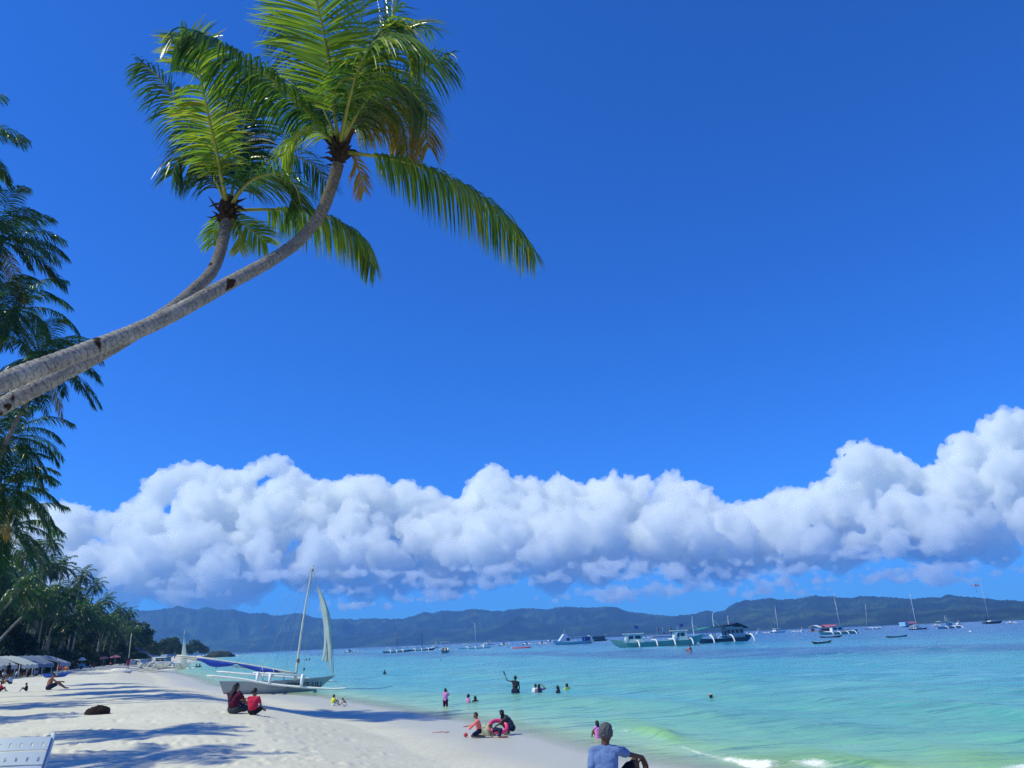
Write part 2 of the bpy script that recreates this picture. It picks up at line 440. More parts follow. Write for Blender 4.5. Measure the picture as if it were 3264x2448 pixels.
tr = t.nodes.new('ShaderNodeBsdfTransparent'); mx = t.nodes.new('ShaderNodeMixShader')
alpha = mth(t, 'MAXIMUM', ramp(t, [(0.0, 0.10), (0.25, 0.6), (0.5, 0.93), (1.0, 1.0)], mth(t, 'DIVIDE', ao.outputs['Fac'], 4.0, True)).outputs[0], ff)
t.links.new(alpha, mx.inputs[0]); t.links.new(tr.outputs[0], mx.inputs[1]); t.links.new(b.outputs[0], mx.inputs[2]); t.links.new(mx.outputs[0], o.inputs[0])
sea = np_obj('sea', Vw, F, m_sea)
add_attr(sea, 'offshore', OFF.ravel()[used]); add_attr(sea, 'foam', foam.ravel()[used])
crest = np.clip(brk * prof * (Zw / 0.22) + np.clip((Zw - 0.06) / 0.12, 0, 1) * 0.35 * np.clip((30 - OFF) / 20, 0, 1), 0, 1)
add_attr(sea, 'crest', crest.ravel()[used])
struct(sea, 'turquoise shallow sea turning deep blue offshore', 'water')

# ---- far hills
RIDGE = [(-400, 1975), (200, 1965), (400, 1952), (500, 1948), (547, 1941), (569, 1934), (594, 1941), (635, 1941), (657, 1934), (675, 1937), (694, 1946), (744, 1945), (770, 1951), (798, 1959), (838, 1956), (876, 1963), (920, 1959),
         (961, 1954), (1001, 1968), (1058, 1974), (1095, 1972), (1133, 1977), (1197, 1970), (1240, 1975), (1284, 1974), (1320, 1961), (1352, 1952), (1381, 1954), (1410, 1949), (1468, 1949), (1497, 1945), (1530, 1945), (1566, 1951),
         (1606, 1950), (1656, 1939), (1692, 1940), (1743, 1943), (1801, 1935), (1873, 1938), (1928, 1935), (1963, 1937), (2004, 1950), (2058, 1957), (2106, 1962), (2160, 1964), (2216, 1959), (2251, 1946), (2273, 1951), (2308, 1948),
         (2343, 1923), (2375, 1915), (2454, 1908), (2485, 1915), (2533, 1912), (2597, 1901), (2638, 1902), (2707, 1908), (2756, 1903), (2794, 1904), (2852, 1905), (2915, 1911), (2973, 1905), (2997, 1909), (3025, 1897), (3070, 1903),
         (3139, 1910), (3191, 1915), (3264, 1917), (3500, 1930), (3900, 1950)]
_raz = []; _rel = []
for px, py in RIDGE:
    d_ = ray(px, py); _raz.append(math.atan2(d_.x, d_.y)); _rel.append(d_.z / math.hypot(d_.x, d_.y))
m_hill, t, o = nodes('forested_hillside')
b = t.nodes.new('ShaderNodeBsdfPrincipled'); v = mapping(t)
n1 = noise(t, 0.0045, 5, 0.6, v); n2 = noise(t, 0.05, 4, 0.7, v)
c = ramp(t, [(0.38, (0.008, 0.016, 0.014)), (0.5, (0.014, 0.030, 0.018)), (0.62, (0.045, 0.080, 0.030))], n1).outputs[0]
c = mixc(t, c, ramp(t, [(0.35, (0.45, 0.45, 0.45)), (0.65, (1.3, 1.3, 1.3))], n2).outputs[0], 0.8, 'MULTIPLY')
t.links.new(c, b.inputs['Base Color']); b.inputs['Roughness'].default_value = 0.9; b.inputs['Specular IOR Level'].default_value = 0.1
bp = t.nodes.new('ShaderNodeBump'); bp.inputs['Distance'].default_value = 14; bp.inputs['Strength'].default_value = 0.9
t.links.new(n2, bp.inputs['Height']); t.links.new(bp.outputs[0], b.inputs['Normal']); t.links.new(b.outputs[0], o.inputs[0])
def hills(name, rfun, depth, frac, seed, label, az0=-52, az1=46):
    na = 1300; nt_ = 90
    az = np.linspace(rad(az0), rad(az1), na)
    el = np.interp(az, _raz, _rel)
    el = el + 0.0016 * (fbm(az * 600, az * 0, 3, seed) - 0.5)
    if frac < 1: el = el * (frac + 0.34 * (fbm(az * 16 + seed, az * 0, 3, seed) - 0.5) * 2)
    el = np.maximum(el, 0.001)
    R0 = np.array([rfun(a) for a in az])
    tt = np.linspace(0, 1.7, nt_)
    T, A = np.meshgrid(tt, az, indexing='ij'); E_ = np.broadcast_to(el, T.shape); RR = np.broadcast_to(R0, T.shape)
    Rr = RR + T * depth
    crest = E_ * (RR + depth) + EYE
    shp = np.where(T <= 1, np.sin(np.clip(T, 0, 1) * math.pi / 2) ** 1.15, np.cos((T - 1) * 1.4))
    rg = 1 - np.abs(2 * fbm(A * 34, T * 2.2 + seed, 4, seed + 4) - 1) * 1.15
    k = np.clip(1 - T, 0, 1) * np.clip(T * 6, 0, 1)
    Zh = crest * (shp * (1 - 0.75 * k) + 0.95 * k * rg * shp)
    Zh = Zh + (fbm(A * 900, T * 60, 2, seed) - 0.5) * 7 * np.clip(T * 5, 0, 1)
    Zh[0] = -4
    Rx = Rr * (1 + 0.02 * (fbm(A * 60, T * 3, 2, seed + 9) - 0.5))
    h = np_obj(name, np.stack([Rx * np.sin(A), Rx * np.cos(A), Zh], -1).reshape(-1, 3), grid_faces(nt_, na), m_hill)
    struct(h, label, 'hills'); return h
hills('hills', lambda a: 4600 - 2200 * (a / 0.7) * (1 if a > 0 else 0.6), 1300, 1.0, 11, 'high blue forested ridge across the bay')
hills('foothills', lambda a: 4050 - 2100 * (a / 0.7) * (1 if a > 0 else 0.6), 700, 0.52, 29, 'lower green wooded spurs along the far shore')

# ---- air
m_haze, t, o = nodes('sea_air')
pv = t.nodes.new('ShaderNodeVolumePrincipled'); pv.inputs['Color'].default_value = (0.20, 0.50, 1.0, 1); pv.inputs['Density'].default_value = 0.00011; pv.inputs['Anisotropy'].default_value = 0.0
t.links.new(pv.outputs[0], o.inputs['Volume'])
hz = MB().box((0, 3000, 240), (15000, 11000, 560)).build('haze', m_haze); hz['kind'] = 'stuff'; hz['label'] = 'thin blue sea air over the bay'
# ---- clouds
m_cloud, t, o = nodes('cumulus')
CLOUD_MODE = 'volume'
if CLOUD_MODE == 'volume':
    pv = t.nodes.new('ShaderNodeVolumePrincipled'); pv.inputs['Color'].default_value = (0.988, 0.996, 0.985, 1); pv.inputs['Density'].default_value = 0.0060; pv.inputs['Anisotropy'].default_value = 0.0
    t.links.new(pv.outputs[0], o.inputs['Volume'])
    cy.volume_bounces = 20; cy.max_bounces = 20
def ico(sub):
    bm = bmesh.new(); bmesh.ops.create_icosphere(bm, subdivisions=sub, radius=1.0)
    V = np.array([v.co[:] for v in bm.verts]); F = np.array([[v.index for v in f.verts] for f in bm.faces]); bm.free(); return V, F
ICO = ico(1)
def cloud_mesh(name, spheres, voxel, dist, disp=((420, 0.35), (150, 0.2), (60, 0.1)), seed=0, squash=1.0):
    Vs = []; Fs = []; b0 = 0
    for (c, r) in spheres:
        Vs.append(ICO[0] * r * np.array([1, 1, squash]) + c); Fs.append(ICO[1] + b0); b0 += len(ICO[0])
    o = np_obj(name, np.concatenate(Vs), np.concatenate(Fs), m_cloud)
    md = o.modifiers.new('r', 'REMESH'); md.mode = 'VOXEL'; md.voxel_size = voxel; md.use_smooth_shade = True
    for i, (sz, amp) in enumerate(disp):
        tx = bpy.data.textures.new('cl%d' % i, 'VORONOI' if i < 2 else 'CLOUDS')
        tx.noise_scale = sz
        if i < 2: tx.distance_metric = 'DISTANCE'; tx.noise_intensity = 1.0
        else: tx.noise_depth = 3
        dm = o.modifiers.new('d%d' % i, 'DISPLACE'); dm.texture = tx; dm.texture_coords = 'LOCAL'; dm.strength = -sz * amp * 2.2 if i < 2 else sz * amp * 2; dm.mid_level = 0.4
    return o
# cloud tops traced as bearings: (px, py of top, base py)
TOPS = [(-300, 1680), (0, 1640), (60, 1615), (150, 1600), (235, 1598), (330, 1640), (395, 1612), (430, 1560), (470, 1530), (515, 1480), (560, 1470), (640, 1480), (745, 1495), (800, 1480), (850, 1450), (885, 1440), (925, 1460), (960, 1510), (1000, 1530), (1060, 1535),
        (1120, 1515), (1200, 1510), (1240, 1508), (1290, 1540), (1350, 1530), (1400, 1560), (1440, 1600), (1470, 1590), (1480, 1540), (1530, 1495), (1580, 1475), (1610, 1490), (1640, 1520), (1700, 1525), (1740, 1505), (1780, 1500), (1830, 1530), (1870, 1550),
        (1910, 1510), (1960, 1500), (2050, 1515), (2100, 1500), (2160, 1500), (2220, 1540), (2290, 1590), (2330, 1610), (2400, 1600), (2480, 1560), (2560, 1550), (2640, 1520), (2660, 1470), (2700, 1400), (2760, 1410), (2850, 1430), (2920, 1490), (2980, 1480), (3000, 1420),
        (3060, 1375), (3100, 1380), (3130, 1350), (3180, 1300), (3240, 1300), (3300, 1320), (3400, 1380), (3600, 1450)]
crng = random.Random(21)
_tx = [p[0] for p in TOPS]; _ty = [p[1] for p in TOPS]
def topf(x): return float(np.interp(x, _tx, _ty))
def basef(x): return float(np.interp(x, [-300, 300, 700, 1100, 1700, 2300, 3264], [1930, 1900, 1880, 1850, 1815, 1790, 1760]))
def bank(D, n, rmin, rmax, depth, k0, seedpts=None):
    sp = []
    for i in range(n):
        px = crng.uniform(-420, 3700); tp = topf(px); bs = basef(px)
        k = 0.0 if crng.random() < k0 else crng.random()
        r = lerp(rmin, rmax, crng.random() ** 1.3) * (1.0 if k > 0 else 0.75)
        rp = r / D * FPX * S * 1.10                             # radius in photo pixels, room for the puffs on it
        py = lerp(tp + rp, max(bs - rp * 0.5, tp + rp), k)
        for dx in (-0.8, -0.4, 0.4, 0.8): py = max(py, topf(px + dx * rp) + rp * (1 - dx * dx) ** 0.5)
        dd = D + (1 - k) ** 1.2 * depth + crng.uniform(-0.2, 0.3) * depth
        sp.append((np.array(at_d(px, py, dd)), r * dd / D))
    return sp
def puffs(sp, n, kr, up=0.15):
    out_ = []
    for c, r in sp:
        for j in range(n):
            v_ = Vector((crng.gauss(0, 1), crng.gauss(-0.5, 1), crng.gauss(up, 1))).normalized()
            if v_.z < -0.55: v_.z *= -0.5
            rr = r * kr * crng.uniform(0.6, 1.25)
            out_.append((np.array(c) + np.array(v_) * (r * 0.92), rr))
    return out_
P0 = bank(11600, 520, 170, 390, 2000, 0.42)
P0b = []
for i in range(300):
    px = crng.uniform(-420, 3700); tp, bs = topf(px), basef(px); r = crng.uniform(330, 520); rp = r / 12000 * FPX * S
    py = crng.uniform(min(tp + rp * 1.12, bs), bs + 10)
    P0b.append((np.array(at_d(px, py, 13400 + crng.uniform(0, 900))) , r * 1.06))
P1 = puffs(P0, 12, 0.38, 0.6)
P2 = puffs(P1, 5, 0.40, 0.5)
struct(cloud_mesh('clouds', P0 + P1 + P2, 30, 12000, ((240, 0.22), (90, 0.25), (40, 0.25))), 'towering white cumulus bank over the hills', 'clouds')
m_cloud_thin = m_cloud.copy(); m_cloud_thin.node_tree.nodes['Principled Volume'].inputs['Density'].default_value = 0.0028
bk = cloud_mesh('cloud_base', P0b + puffs(P0b, 6, .4, .2), 55, 12000, ((300, .2), (110, .2), (50, .2))); bk.data.materials[0] = m_cloud_thin; struct(bk, 'soft blue-white lower part of the cumulus bank', 'clouds')
sp = []
for i in range(44):
    px = crng.uniform(300, 3500); py = crng.uniform(1790, 1925) - (px - 1600) * 0.04
    w_ = crng.uniform(50, 170)
    for j in range(16):
        q = px + crng.gauss(0, w_); r = crng.uniform(70, 190) * (1.1 - min(1, abs(q - px) / (2.2 * w_)) * 0.6)
        sp.append((np.array(at_d(q, py + crng.gauss(0, 5) - (q - px) * 0.04, 9700 + crng.uniform(-400, 400))), r * .62))
sp = sp + puffs(sp, 3, 0.45, 0.3)
struct(cloud_mesh('low_clouds', sp, 26, 9700, ((130, 0.2), (60, 0.22), (30, 0.22)), squash=.62), 'small scattered clouds low over the hills', 'clouds')
m_low = m_cloud.copy(); m_low.node_tree.nodes['Principled Volume'].inputs['Density'].default_value = 0.006; bpy.data.objects['low_clouds'].data.materials[0] = m_low
# ================================================================ PALMS
m_leaf, t, o = nodes('palm_leaflets')
b = t.nodes.new('ShaderNodeBsdfPrincipled')
an = t.nodes.new('ShaderNodeAttribute'); an.attribute_name = 'tint'
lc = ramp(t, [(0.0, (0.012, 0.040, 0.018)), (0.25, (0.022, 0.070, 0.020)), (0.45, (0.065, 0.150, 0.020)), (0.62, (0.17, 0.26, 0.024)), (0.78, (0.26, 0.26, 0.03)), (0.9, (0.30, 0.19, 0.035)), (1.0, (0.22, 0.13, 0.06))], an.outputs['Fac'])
t.links.new(lc.outputs[0], b.inputs['Base Color']); b.inputs['Roughness'].default_value = 0.30; b.inputs['Specular IOR Level'].default_value = 0.55
trl = t.nodes.new('ShaderNodeBsdfTranslucent'); lc2 = ramp(t, [(0.0, (0.02, 0.075, 0.02)), (0.3, (0.07, 0.20, 0.02)), (0.5, (0.22, 0.42, 0.03)), (0.65, (0.42, 0.54, 0.035)), (0.8, (0.50, 0.38, 0.03)), (1.0, (0.35, 0.19, 0.05))], an.outputs['Fac'])
t.links.new(lc2.outputs[0], trl.inputs['Color'])
mx = t.nodes.new('ShaderNodeMixShader'); mx.inputs[0].default_value = 0.42
t.links.new(b.outputs[0], mx.inputs[1]); t.links.new(trl.outputs[0], mx.inputs[2]); t.links.new(mx.outputs[0], o.inputs[0])

m_rach = simple('palm_midrib', (0.26, 0.27, 0.055), 0.45, 0.25, 2.0)
m_trunk, t, o = nodes('palm_bark')
b = t.nodes.new('ShaderNodeBsdfPrincipled')
au = t.nodes.new('ShaderNodeAttribute'); au.attribute_name = 'along'; ax_ = t.nodes.new('ShaderNodeAttribute'); ax_.attribute_name = 'grow'
v = mapping(t)
nz = noise(t, 3.0, 5, 0.65, v); nf = noise(t, 26, 4, 0.7, v)
bc = ramp(t, [(0.25, (0.24, 0.215, 0.20)), (0.5, (0.38, 0.355, 0.33)), (0.75, (0.52, 0.49, 0.46))], nz).outputs[0]
bc = mixc(t, bc, ramp(t, [(0.36, (0.42, 0.40, 0.40)), (0.52, (1.0, 1.0, 1.0)), (0.7, (1.2, 1.18, 1.14))], nf).outputs[0], 0.8, 'MULTIPLY')
ringw = mth(t, 'ADD', au.outputs['Fac'], mth(t, 'MULTIPLY', noise(t, 5, 3, 0.6, v), 0.9))
rf = mth(t, 'FRACT', ringw)
rl = ramp(t, [(0.0, (0.45, 0.40, 0.37)), (0.10, (0.75, 0.72, 0.70)), (0.2, (1, 1, 1)), (0.9, (1, 1, 1)), (1.0, (0.6, 0.55, 0.52))], rf).outputs[0]
bc = mixc(t, bc, rl, 0.6, 'MULTIPLY')
bc = mixc(t, bc, (0.085, 0.07, 0.062), mth(t, 'MULTIPLY', ax_.outputs['Fac'], 0.72))          # younger bark towards the crown is darker
scar = ramp(t, [(0.668, 0), (0.69, 1)], noise(t, 2.3, 3, 0.5, mapping(t, (1, 1, 1.0)))).outputs[0]
bc = mixc(t, bc, (0.045, 0.022, 0.016), scar)
t.links.new(bc, b.inputs['Base Color']); b.inputs['Roughness'].default_value = 0.9; b.inputs['Specular IOR Level'].default_value = 0.15
bp = t.nodes.new('ShaderNodeBump'); bp.inputs['Distance'].default_value = 0.05; bp.inputs['Strength'].default_value = 1.0
t.links.new(mth(t, 'ADD', mth(t, 'MULTIPLY', rf, 0.5), nf), bp.inputs['Height']); t.links.new(bp.outputs[0], b.inputs['Normal']); t.links.new(b.outputs[0], o.inputs[0])
m_fibre = simple('palm_fibre', (0.045, 0.033, 0.030), 0.95, 0.5, 9.0, 0.1, bump=0.8)
m_husk = simple('palm_husk', (0.34, 0.27, 0.20), 0.8, 0.4, 12.0, 0.2)

def crom(P, n):
    P = [np.array(p, float) for p in P]
    P = [2 * P[0] - P[1]] + P + [2 * P[-1] - P[-2]]
    L_ = [0]
    for i in range(1, len(P) - 2): L_.append(L_[-1] + np.linalg.norm(P[i + 1] - P[i]))
    out_ = []
    for s_ in np.linspace(0, L_[-1], n):
        i = min(int(np.searchsorted(L_, s_, side='right')) - 1, len(L_) - 2); i = max(i, 0)
        u_ = (s_ - L_[i]) / (L_[i + 1] - L_[i]); a, b_, c, d = P[i], P[i + 1], P[i + 2], P[i + 3]
        out_.append(0.5 * ((2 * b_) + (c - a) * u_ + (2 * a - 5 * b_ + 4 * c - d) * u_ ** 2 + (3 * b_ - a - 3 * c + d) * u_ ** 3))
    return np.array(out_)
def nrm(a): return a / (np.linalg.norm(a, axis=-1, keepdims=True) + 1e-9)
class LB:                                           # leaf batch
    def __init__(s): s.V = []; s.F = []; s.T = []; s.n = 0
    def add(s, V, F, T): s.V.append(V); s.F.append(F + s.n); s.T.append(T); s.n += len(V)
    def build(s, name, parent=None):
        o_ = np_obj(name, np.concatenate(s.V), np.concatenate(s.F), m_leaf, parent, False)
        add_attr(o_, 'tint', np.concatenate(s.T)); return o_
def frond_leaflets(B, P, leaf=0.85, nleaf=75, bare=0.16, droop=1.0, width=0.029, segs=4, tint=0.35, tvar=0.12, rs=0, wind=(0, 0, 0), up=None, spread=0.9, tipyellow=0.0, gaps=0.06):
    pr = np.random.RandomState(rs)
    C = crom(P, 80); TT = nrm(np.gradient(C, axis=0))
    tt = bare + (1 - bare) * (np.arange(nleaf) + 0.5) / nleaf
    upv = np.array(up if up is not None else (0, 0, 1.0))
    for sd in (-1, 1):
        t_ = np.clip(tt + pr.uniform(-0.4, 0.4, nleaf) / nleaf, 0, 1)
        t_ = t_[pr.rand(nleaf) > gaps]; m = len(t_)
        idx = t_ * 79; i0 = np.minimum(idx.astype(int), 78); fr = (idx - i0)[:, None]
        p = C[i0] * (1 - fr) + C[i0 + 1] * fr; T = nrm(TT[i0] * (1 - fr) + TT[i0 + 1] * fr)
        U = nrm(upv - T * (T @ upv)[:, None]); Sd = np.cross(T, U) * sd
        a = (0.38 + 0.55 * t_ ** 2)[:, None]
        d0 = nrm(T * a + Sd * spread + U * (0.22 * (1 - t_))[:, None] + pr.normal(0, 0.07, (m, 3)))
        q = (t_ - bare) / (1 - bare)
        Ln = leaf * (0.5 + 0.62 * np.sin(np.clip(q * 1.02 + 0.02, 0, 1) ** 0.75 * math.pi * 0.88)) * pr.uniform(0.86, 1.08, m) * np.where(q > 0.93, 0.8, 1)
        dr = droop * pr.uniform(0.7, 1.35, m)
        broken = pr.rand(m) < 0.06; dr = np.where(broken, dr * 2.4, dr)
        wv0 = T
        pts = [p]; cur = p; ds = []
        for k in range(segs):
            f_ = (k + 0.5) / segs
            d = nrm(d0 + np.outer(dr * f_ ** 1.25, (0, 0, -1)) + np.array(wind) * f_)
            cur = cur + d * (Ln / segs)[:, None]; pts.append(cur); ds.append(d)
        prof = np.interp(np.linspace(0, 1, segs + 1), [0, 0.2, 0.6, 1], [0.55, 1, 0.8, 0.05])
        tw = pr.normal(0, 0.35, m)
        Vs = []
        for k in range(segs + 1):
            d = ds[min(k, segs - 1)]
            w_ = nrm(wv0 - d * (wv0 * d).sum(1)[:, None]); nn = np.cross(d, w_)
            w_ = w_ * np.cos(tw)[:, None] + nn * np.sin(tw)[:, None]
            hw = w_ * (width * prof[k] / 2)
            Vs += [pts[k] - hw, pts[k] + hw]
        V = np.stack(Vs, 1)                                    # m, 2(segs+1), 3
        F = np.concatenate([[[2 * k, 2 * k + 1, 2 * k + 3, 2 * k + 2]] for k in range(segs)])
        F = (F[None] + (np.arange(m) * 2 * (segs + 1))[:, None, None]).reshape(-1, 4)
        base = tint + pr.normal(0, tvar, m) * 0.6 + tipyellow * (pr.rand(m) < 0.25)
        Tn = np.repeat(base[:, None], 2 * (segs + 1), 1) + np.linspace(0, 0.10, segs + 1).repeat(2)[None] * pr.rand(m)[:, None]
        B.add(V.reshape(-1, 3), F, np.clip(Tn, 0, 1).ravel())
def rachis(mb, P, r0, r1=0.006, n=22, sides=6):
    C = crom(P, n); mb.tube([tuple(c) for c in C], [lerp(r0, r1, (i / (n - 1)) ** 0.7) for i in range(n)], sides)
def trunk_mesh(name, P, radii, parent, ring=0.075, dark0=0.75, n=None, sides=28):
    C = crom(P, 400); seg = np.linalg.norm(np.diff(C, axis=0), axis=1); L_ = np.concatenate([[0], np.cumsum(seg)])
    n = n or int(L_[-1] / ring * 4)
    s_ = np.linspace(0, L_[-1], n); C2 = np.stack([np.interp(s_, L_, C[:, k]) for k in range(3)], 1)
    T = nrm(np.gradient(C2, axis=0)); R_ = np.interp(np.linspace(0, 1, n), np.linspace(0, 1, len(radii)), radii)
    a0 = np.array([0.3, 1, 0.2]); A = nrm(a0 - T * (T @ a0)[:, None]); B_ = np.cross(T, A)
    ph = np.linspace(0, 2 * math.pi, sides, endpoint=False)
    ln = s_ / ring; rr = R_[:, None] * (1 + 0.075 * (1 - (ln % 1))[:, None] + 0.14 * (fbm(ln[:, None] * 0.9 + 0 * ph, np.cos(ph)[None] * 1.5 + np.sin(ph)[None] * 2.1 + 0 * ln[:, None], 3, 5) - 0.5))
    V = C2[:, None] + (A[:, None] * np.cos(ph)[None, :, None] + B_[:, None] * np.sin(ph)[None, :, None]) * rr[..., None]
    i, j = np.meshgrid(np.arange(n - 1), np.arange(sides), indexing='ij'); j2 = (j + 1) % sides
    F = np.stack([i * sides + j, i * sides + j2, (i + 1) * sides + j2, (i + 1) * sides + j], -1).reshape(-1, 4)
    o_ = np_obj(name, V.reshape(-1, 3), F, m_trunk, parent)
    add_attr(o_, 'along', np.repeat(ln, sides)); g = np.clip((s_ / L_[-1] - dark0) / (1 - dark0 + 1e-6), 0, 1)
    add_attr(o_, 'grow', np.repeat(g, sides)); return o_
def at_r(px, py, d): return Vector((0, 0, EYE)) + ray(px, py) * d

def big_palm(label, trunk_px, radii, base_pts, heart, D, fronds, seed):
    tp = list(base_pts) + [tuple(at_r(px, py, d)) for px, py, d in trunk_px]
    root = thing('palm_tree', label, 'palm tree', tp[0])
    off = Vector(tp[0])
    def loc(p): return tuple(Vector(p) - off)
    trunk_mesh('trunk', [loc(p) for p in tp], radii, root)
    hc = Vector(loc(at_r(*heart, D)))
    hb = MB(); rg = random.Random(seed)
    hb.ell(hc, (0.14, 0.14, 0.24), 14, 10)
    for k in range(34):                                         # old sheaths and torn fibre round the growing point
        an_ = rg.uniform(0, 6.28); d_ = Vector((math.cos(an_), math.sin(an_), rg.uniform(-0.1, 0.9)))
        st_ = hc + Vector((d_.x * 0.10, d_.y * 0.10, rg.uniform(-0.24, 0.12)))
        ln_ = rg.uniform(0.08, 0.26)
        hb.tube([st_, st_ + d_ * ln_ * 0.5, st_ + d_ * ln_ + Vector((0, 0, rg.uniform(-0.12, 0.04)))], [rg.uniform(0.035, 0.06), 0.03, 0.006], 6, flat=0.4)
    ho = hb.build('crown_shaft', m_fibre, root)
    for k in range(5):
        hk = MB(); an_ = rg.uniform(0, 6.28); st_ = hc + Vector((math.cos(an_) * 0.14, math.sin(an_) * 0.14, rg.uniform(-0.05, 0.25)))
        hk.tube([st_, st_ + Vector((rg.uniform(-.08, .08), rg.uniform(-.08, .08), rg.uniform(0.05, 0.16)))], [0.03, 0.004], 5, flat=0.25)
        hk.build('flower_sheath', m_husk, root)
    for k, f in enumerate(fronds):
        pts = f['p']; ds = f.get('d', [0] * len(pts))
        P = [hc + (Vector(loc(at_r(pts[0][0], pts[0][1], D + ds[0]))) - hc) * 0.5] + [loc(at_r(x, y, D + dd)) for (x, y), dd in zip(pts[1:], ds[1:])]
        B = LB(); kw = dict(f.get('k', {})); kw['nleaf'] = int(kw.get('nleaf', 75) * 1.3); kw['width'] = kw.get('width', .029) * .76; kw['gaps'] = .10
        frond_leaflets(B, P, rs=seed * 50 + k, **kw)
        fo = B.build('frond', root)
        mb = MB(); rachis(mb, P, f.get('r', 0.034)); mr = mb.build('midrib', m_dead if f.get('dead') else m_rach, fo, True)
    return root
m_dead = simple('dry_midrib', (0.20, 0.12, 0.05), 0.7, 0.3, 3.0)
DA, DB = 12.6, 13.3
fA = [  # tints in both crowns mix leaf colour with painted sun and shade contrast
 dict(p=[(1090, 485), (1150, 492), (1260, 508), (1400, 556), (1560, 650), (1700, 800)], d=[0, -.2, -.3, -.3, -.2, 0], k=dict(leaf=.86, nleaf=140, bare=0.16, droop=6.5, tint=0.42, tvar=.18, tipyellow=.16, segs=5, width=.034)),
 dict(p=[(1082, 450), (1095, 400), (1118, 300), (1150, 200), (1215, 115), (1290, 118), (1370, 190)], d=[0, -.3, -.8, -1.2, -1.3, -1.2, -.9], r=.042, k=dict(leaf=.92, nleaf=96, bare=0.3, droop=1.6, tint=0.48, tvar=.2, up=(0.1, -0.8, 0.6), width=.042, segs=5)),
 dict(p=[(1075, 440), (1062, 330), (1048, 200), (1028, 90), (1008, 0), (985, -120)], d=[0, -.3, -.5, -.7, -.8, -.9], k=dict(leaf=0.92, nleaf=70, bare=0.2, droop=.45, tint=0.50, tvar=.10, up=(0, -1, 0.25), width=.05, spread=1.15)),
 dict(p=[(1070, 430), (1030, 340), (985, 220), (930, 110), (870, 45)], d=[0, .3, .6, .8, 1.0], k=dict(leaf=.8, nleaf=70, droop=1.5, tint=0.18)),
 dict(p=[(1055, 445), (985, 362), (865, 250), (740, 166), (642, 116), (600, 108), (560, 135)], d=[0, -.4, -.9, -1.2, -1.4, -1.4, -1.4], r=.036, k=dict(leaf=.76, nleaf=130, bare=0.14, droop=4.2, tint=0.22, tvar=.16, tipyellow=.16, segs=5, width=.034)),
 dict(p=[(1060, 455), (1010, 415), (950, 430), (900, 500)], d=[0, -.3, -.5, -.6], r=.022, k=dict(leaf=.62, nleaf=52, droop=2.0, tint=0.56, tvar=.1)),
 dict(p=[(1088, 430), (1140, 280), (1220, 140), (1300, 80), (1370, 90)], d=[0, .3, .6, .9, 1.1], k=dict(leaf=.85, nleaf=74, droop=.7, tint=0.30, tvar=.12, up=(0, -.6, .8), spread=1.0)),
 dict(p=[(1092, 440), (1180, 345), (1270, 262), (1350, 205), (1425, 182)], d=[0, .2, .3, .4, .4], k=dict(leaf=.85, nleaf=78, droop=2.2, tint=0.28, tvar=.12, tipyellow=.08)),
 dict(p=[(1098, 445), (1200, 330), (1290, 300), (1345, 370), (1365, 470)], d=[0, .1, .1, .1, .1], dead=True, k=dict(leaf=.8, nleaf=95, droop=2.6, tint=0.84, tvar=.09)),
 dict(p=[(1098, 450), (1180, 360), (1250, 350), (1290, 430), (1300, 530)], d=[0, .3, .4, .4, .4], dead=True, k=dict(leaf=.7, nleaf=90, droop=3.2, tint=0.78, tvar=.12)),
 dict(p=[(1095, 480), (1128, 500), (1145, 550), (1160, 610)], d=[0, -.1, -.15, -.2], r=.014, dead=True, k=dict(leaf=.35, nleaf=26, droop=2.0, tint=0.88, tvar=.05)),
 dict(p=[(1085, 430), (1125, 250), (1150, 80), (1165, -90)], d=[0, .2, .4, .5], k=dict(leaf=.9, nleaf=66, droop=.8, tint=0.22, tvar=.1, up=(.5, -.8, .3), spread=1.0)),
 dict(p=[(1088, 430), (1180, 240), (1245, 80), (1285, -90)], d=[0, -.2, -.3, -.4], k=dict(leaf=.9, nleaf=66, droop=1.0, tint=0.42, tvar=.15, up=(-.4, -.8, .4), spread=1.0)),
 dict(p=[(1068, 435), (1000, 330), (930, 265), (850, 215)], d=[0, .8, 1.5, 2.0], k=dict(leaf=.85, nleaf=60, droop=.8, tint=0.16, up=(0, -.6, .8))),
 dict(p=[(1090, 440), (1160, 330), (1240, 260), (1310, 290), (1370, 360)], d=[0, -.5, -.8, -.9, -.8], k=dict(leaf=.75, nleaf=80, droop=2.0, tint=0.24, tvar=.1)),
 dict(p=[(1085, 440), (1050, 330), (990, 300), (930, 360), (900, 430)], d=[0, 1.0, 1.7, 2.0, 2.1], k=dict(leaf=.8, nleaf=60, droop=1.8, tint=0.14)),
]
big_palm('near coconut palm leaning far out over the beach with the larger upper crown',
 [(-700, 1560, 8.7), (-350, 1395, 8.6), (0, 1222, 8.9), (250, 1127, 9.3), (500, 1026, 9.9), (720, 908, 10.7), (870, 826, 11.3), (960, 760, 11.8), (1022, 680, 12.1), (1055, 600, 12.3), (1078, 525, 12.5)],
 [.17, .14, .124, .118, .114, .108, .102, .096, .090, .086, .084, .080, .086], [(-13.0, 5.2, 1.0), (-11.6, 5.6, 1.55)], (1084, 478), DA, fA, 3)
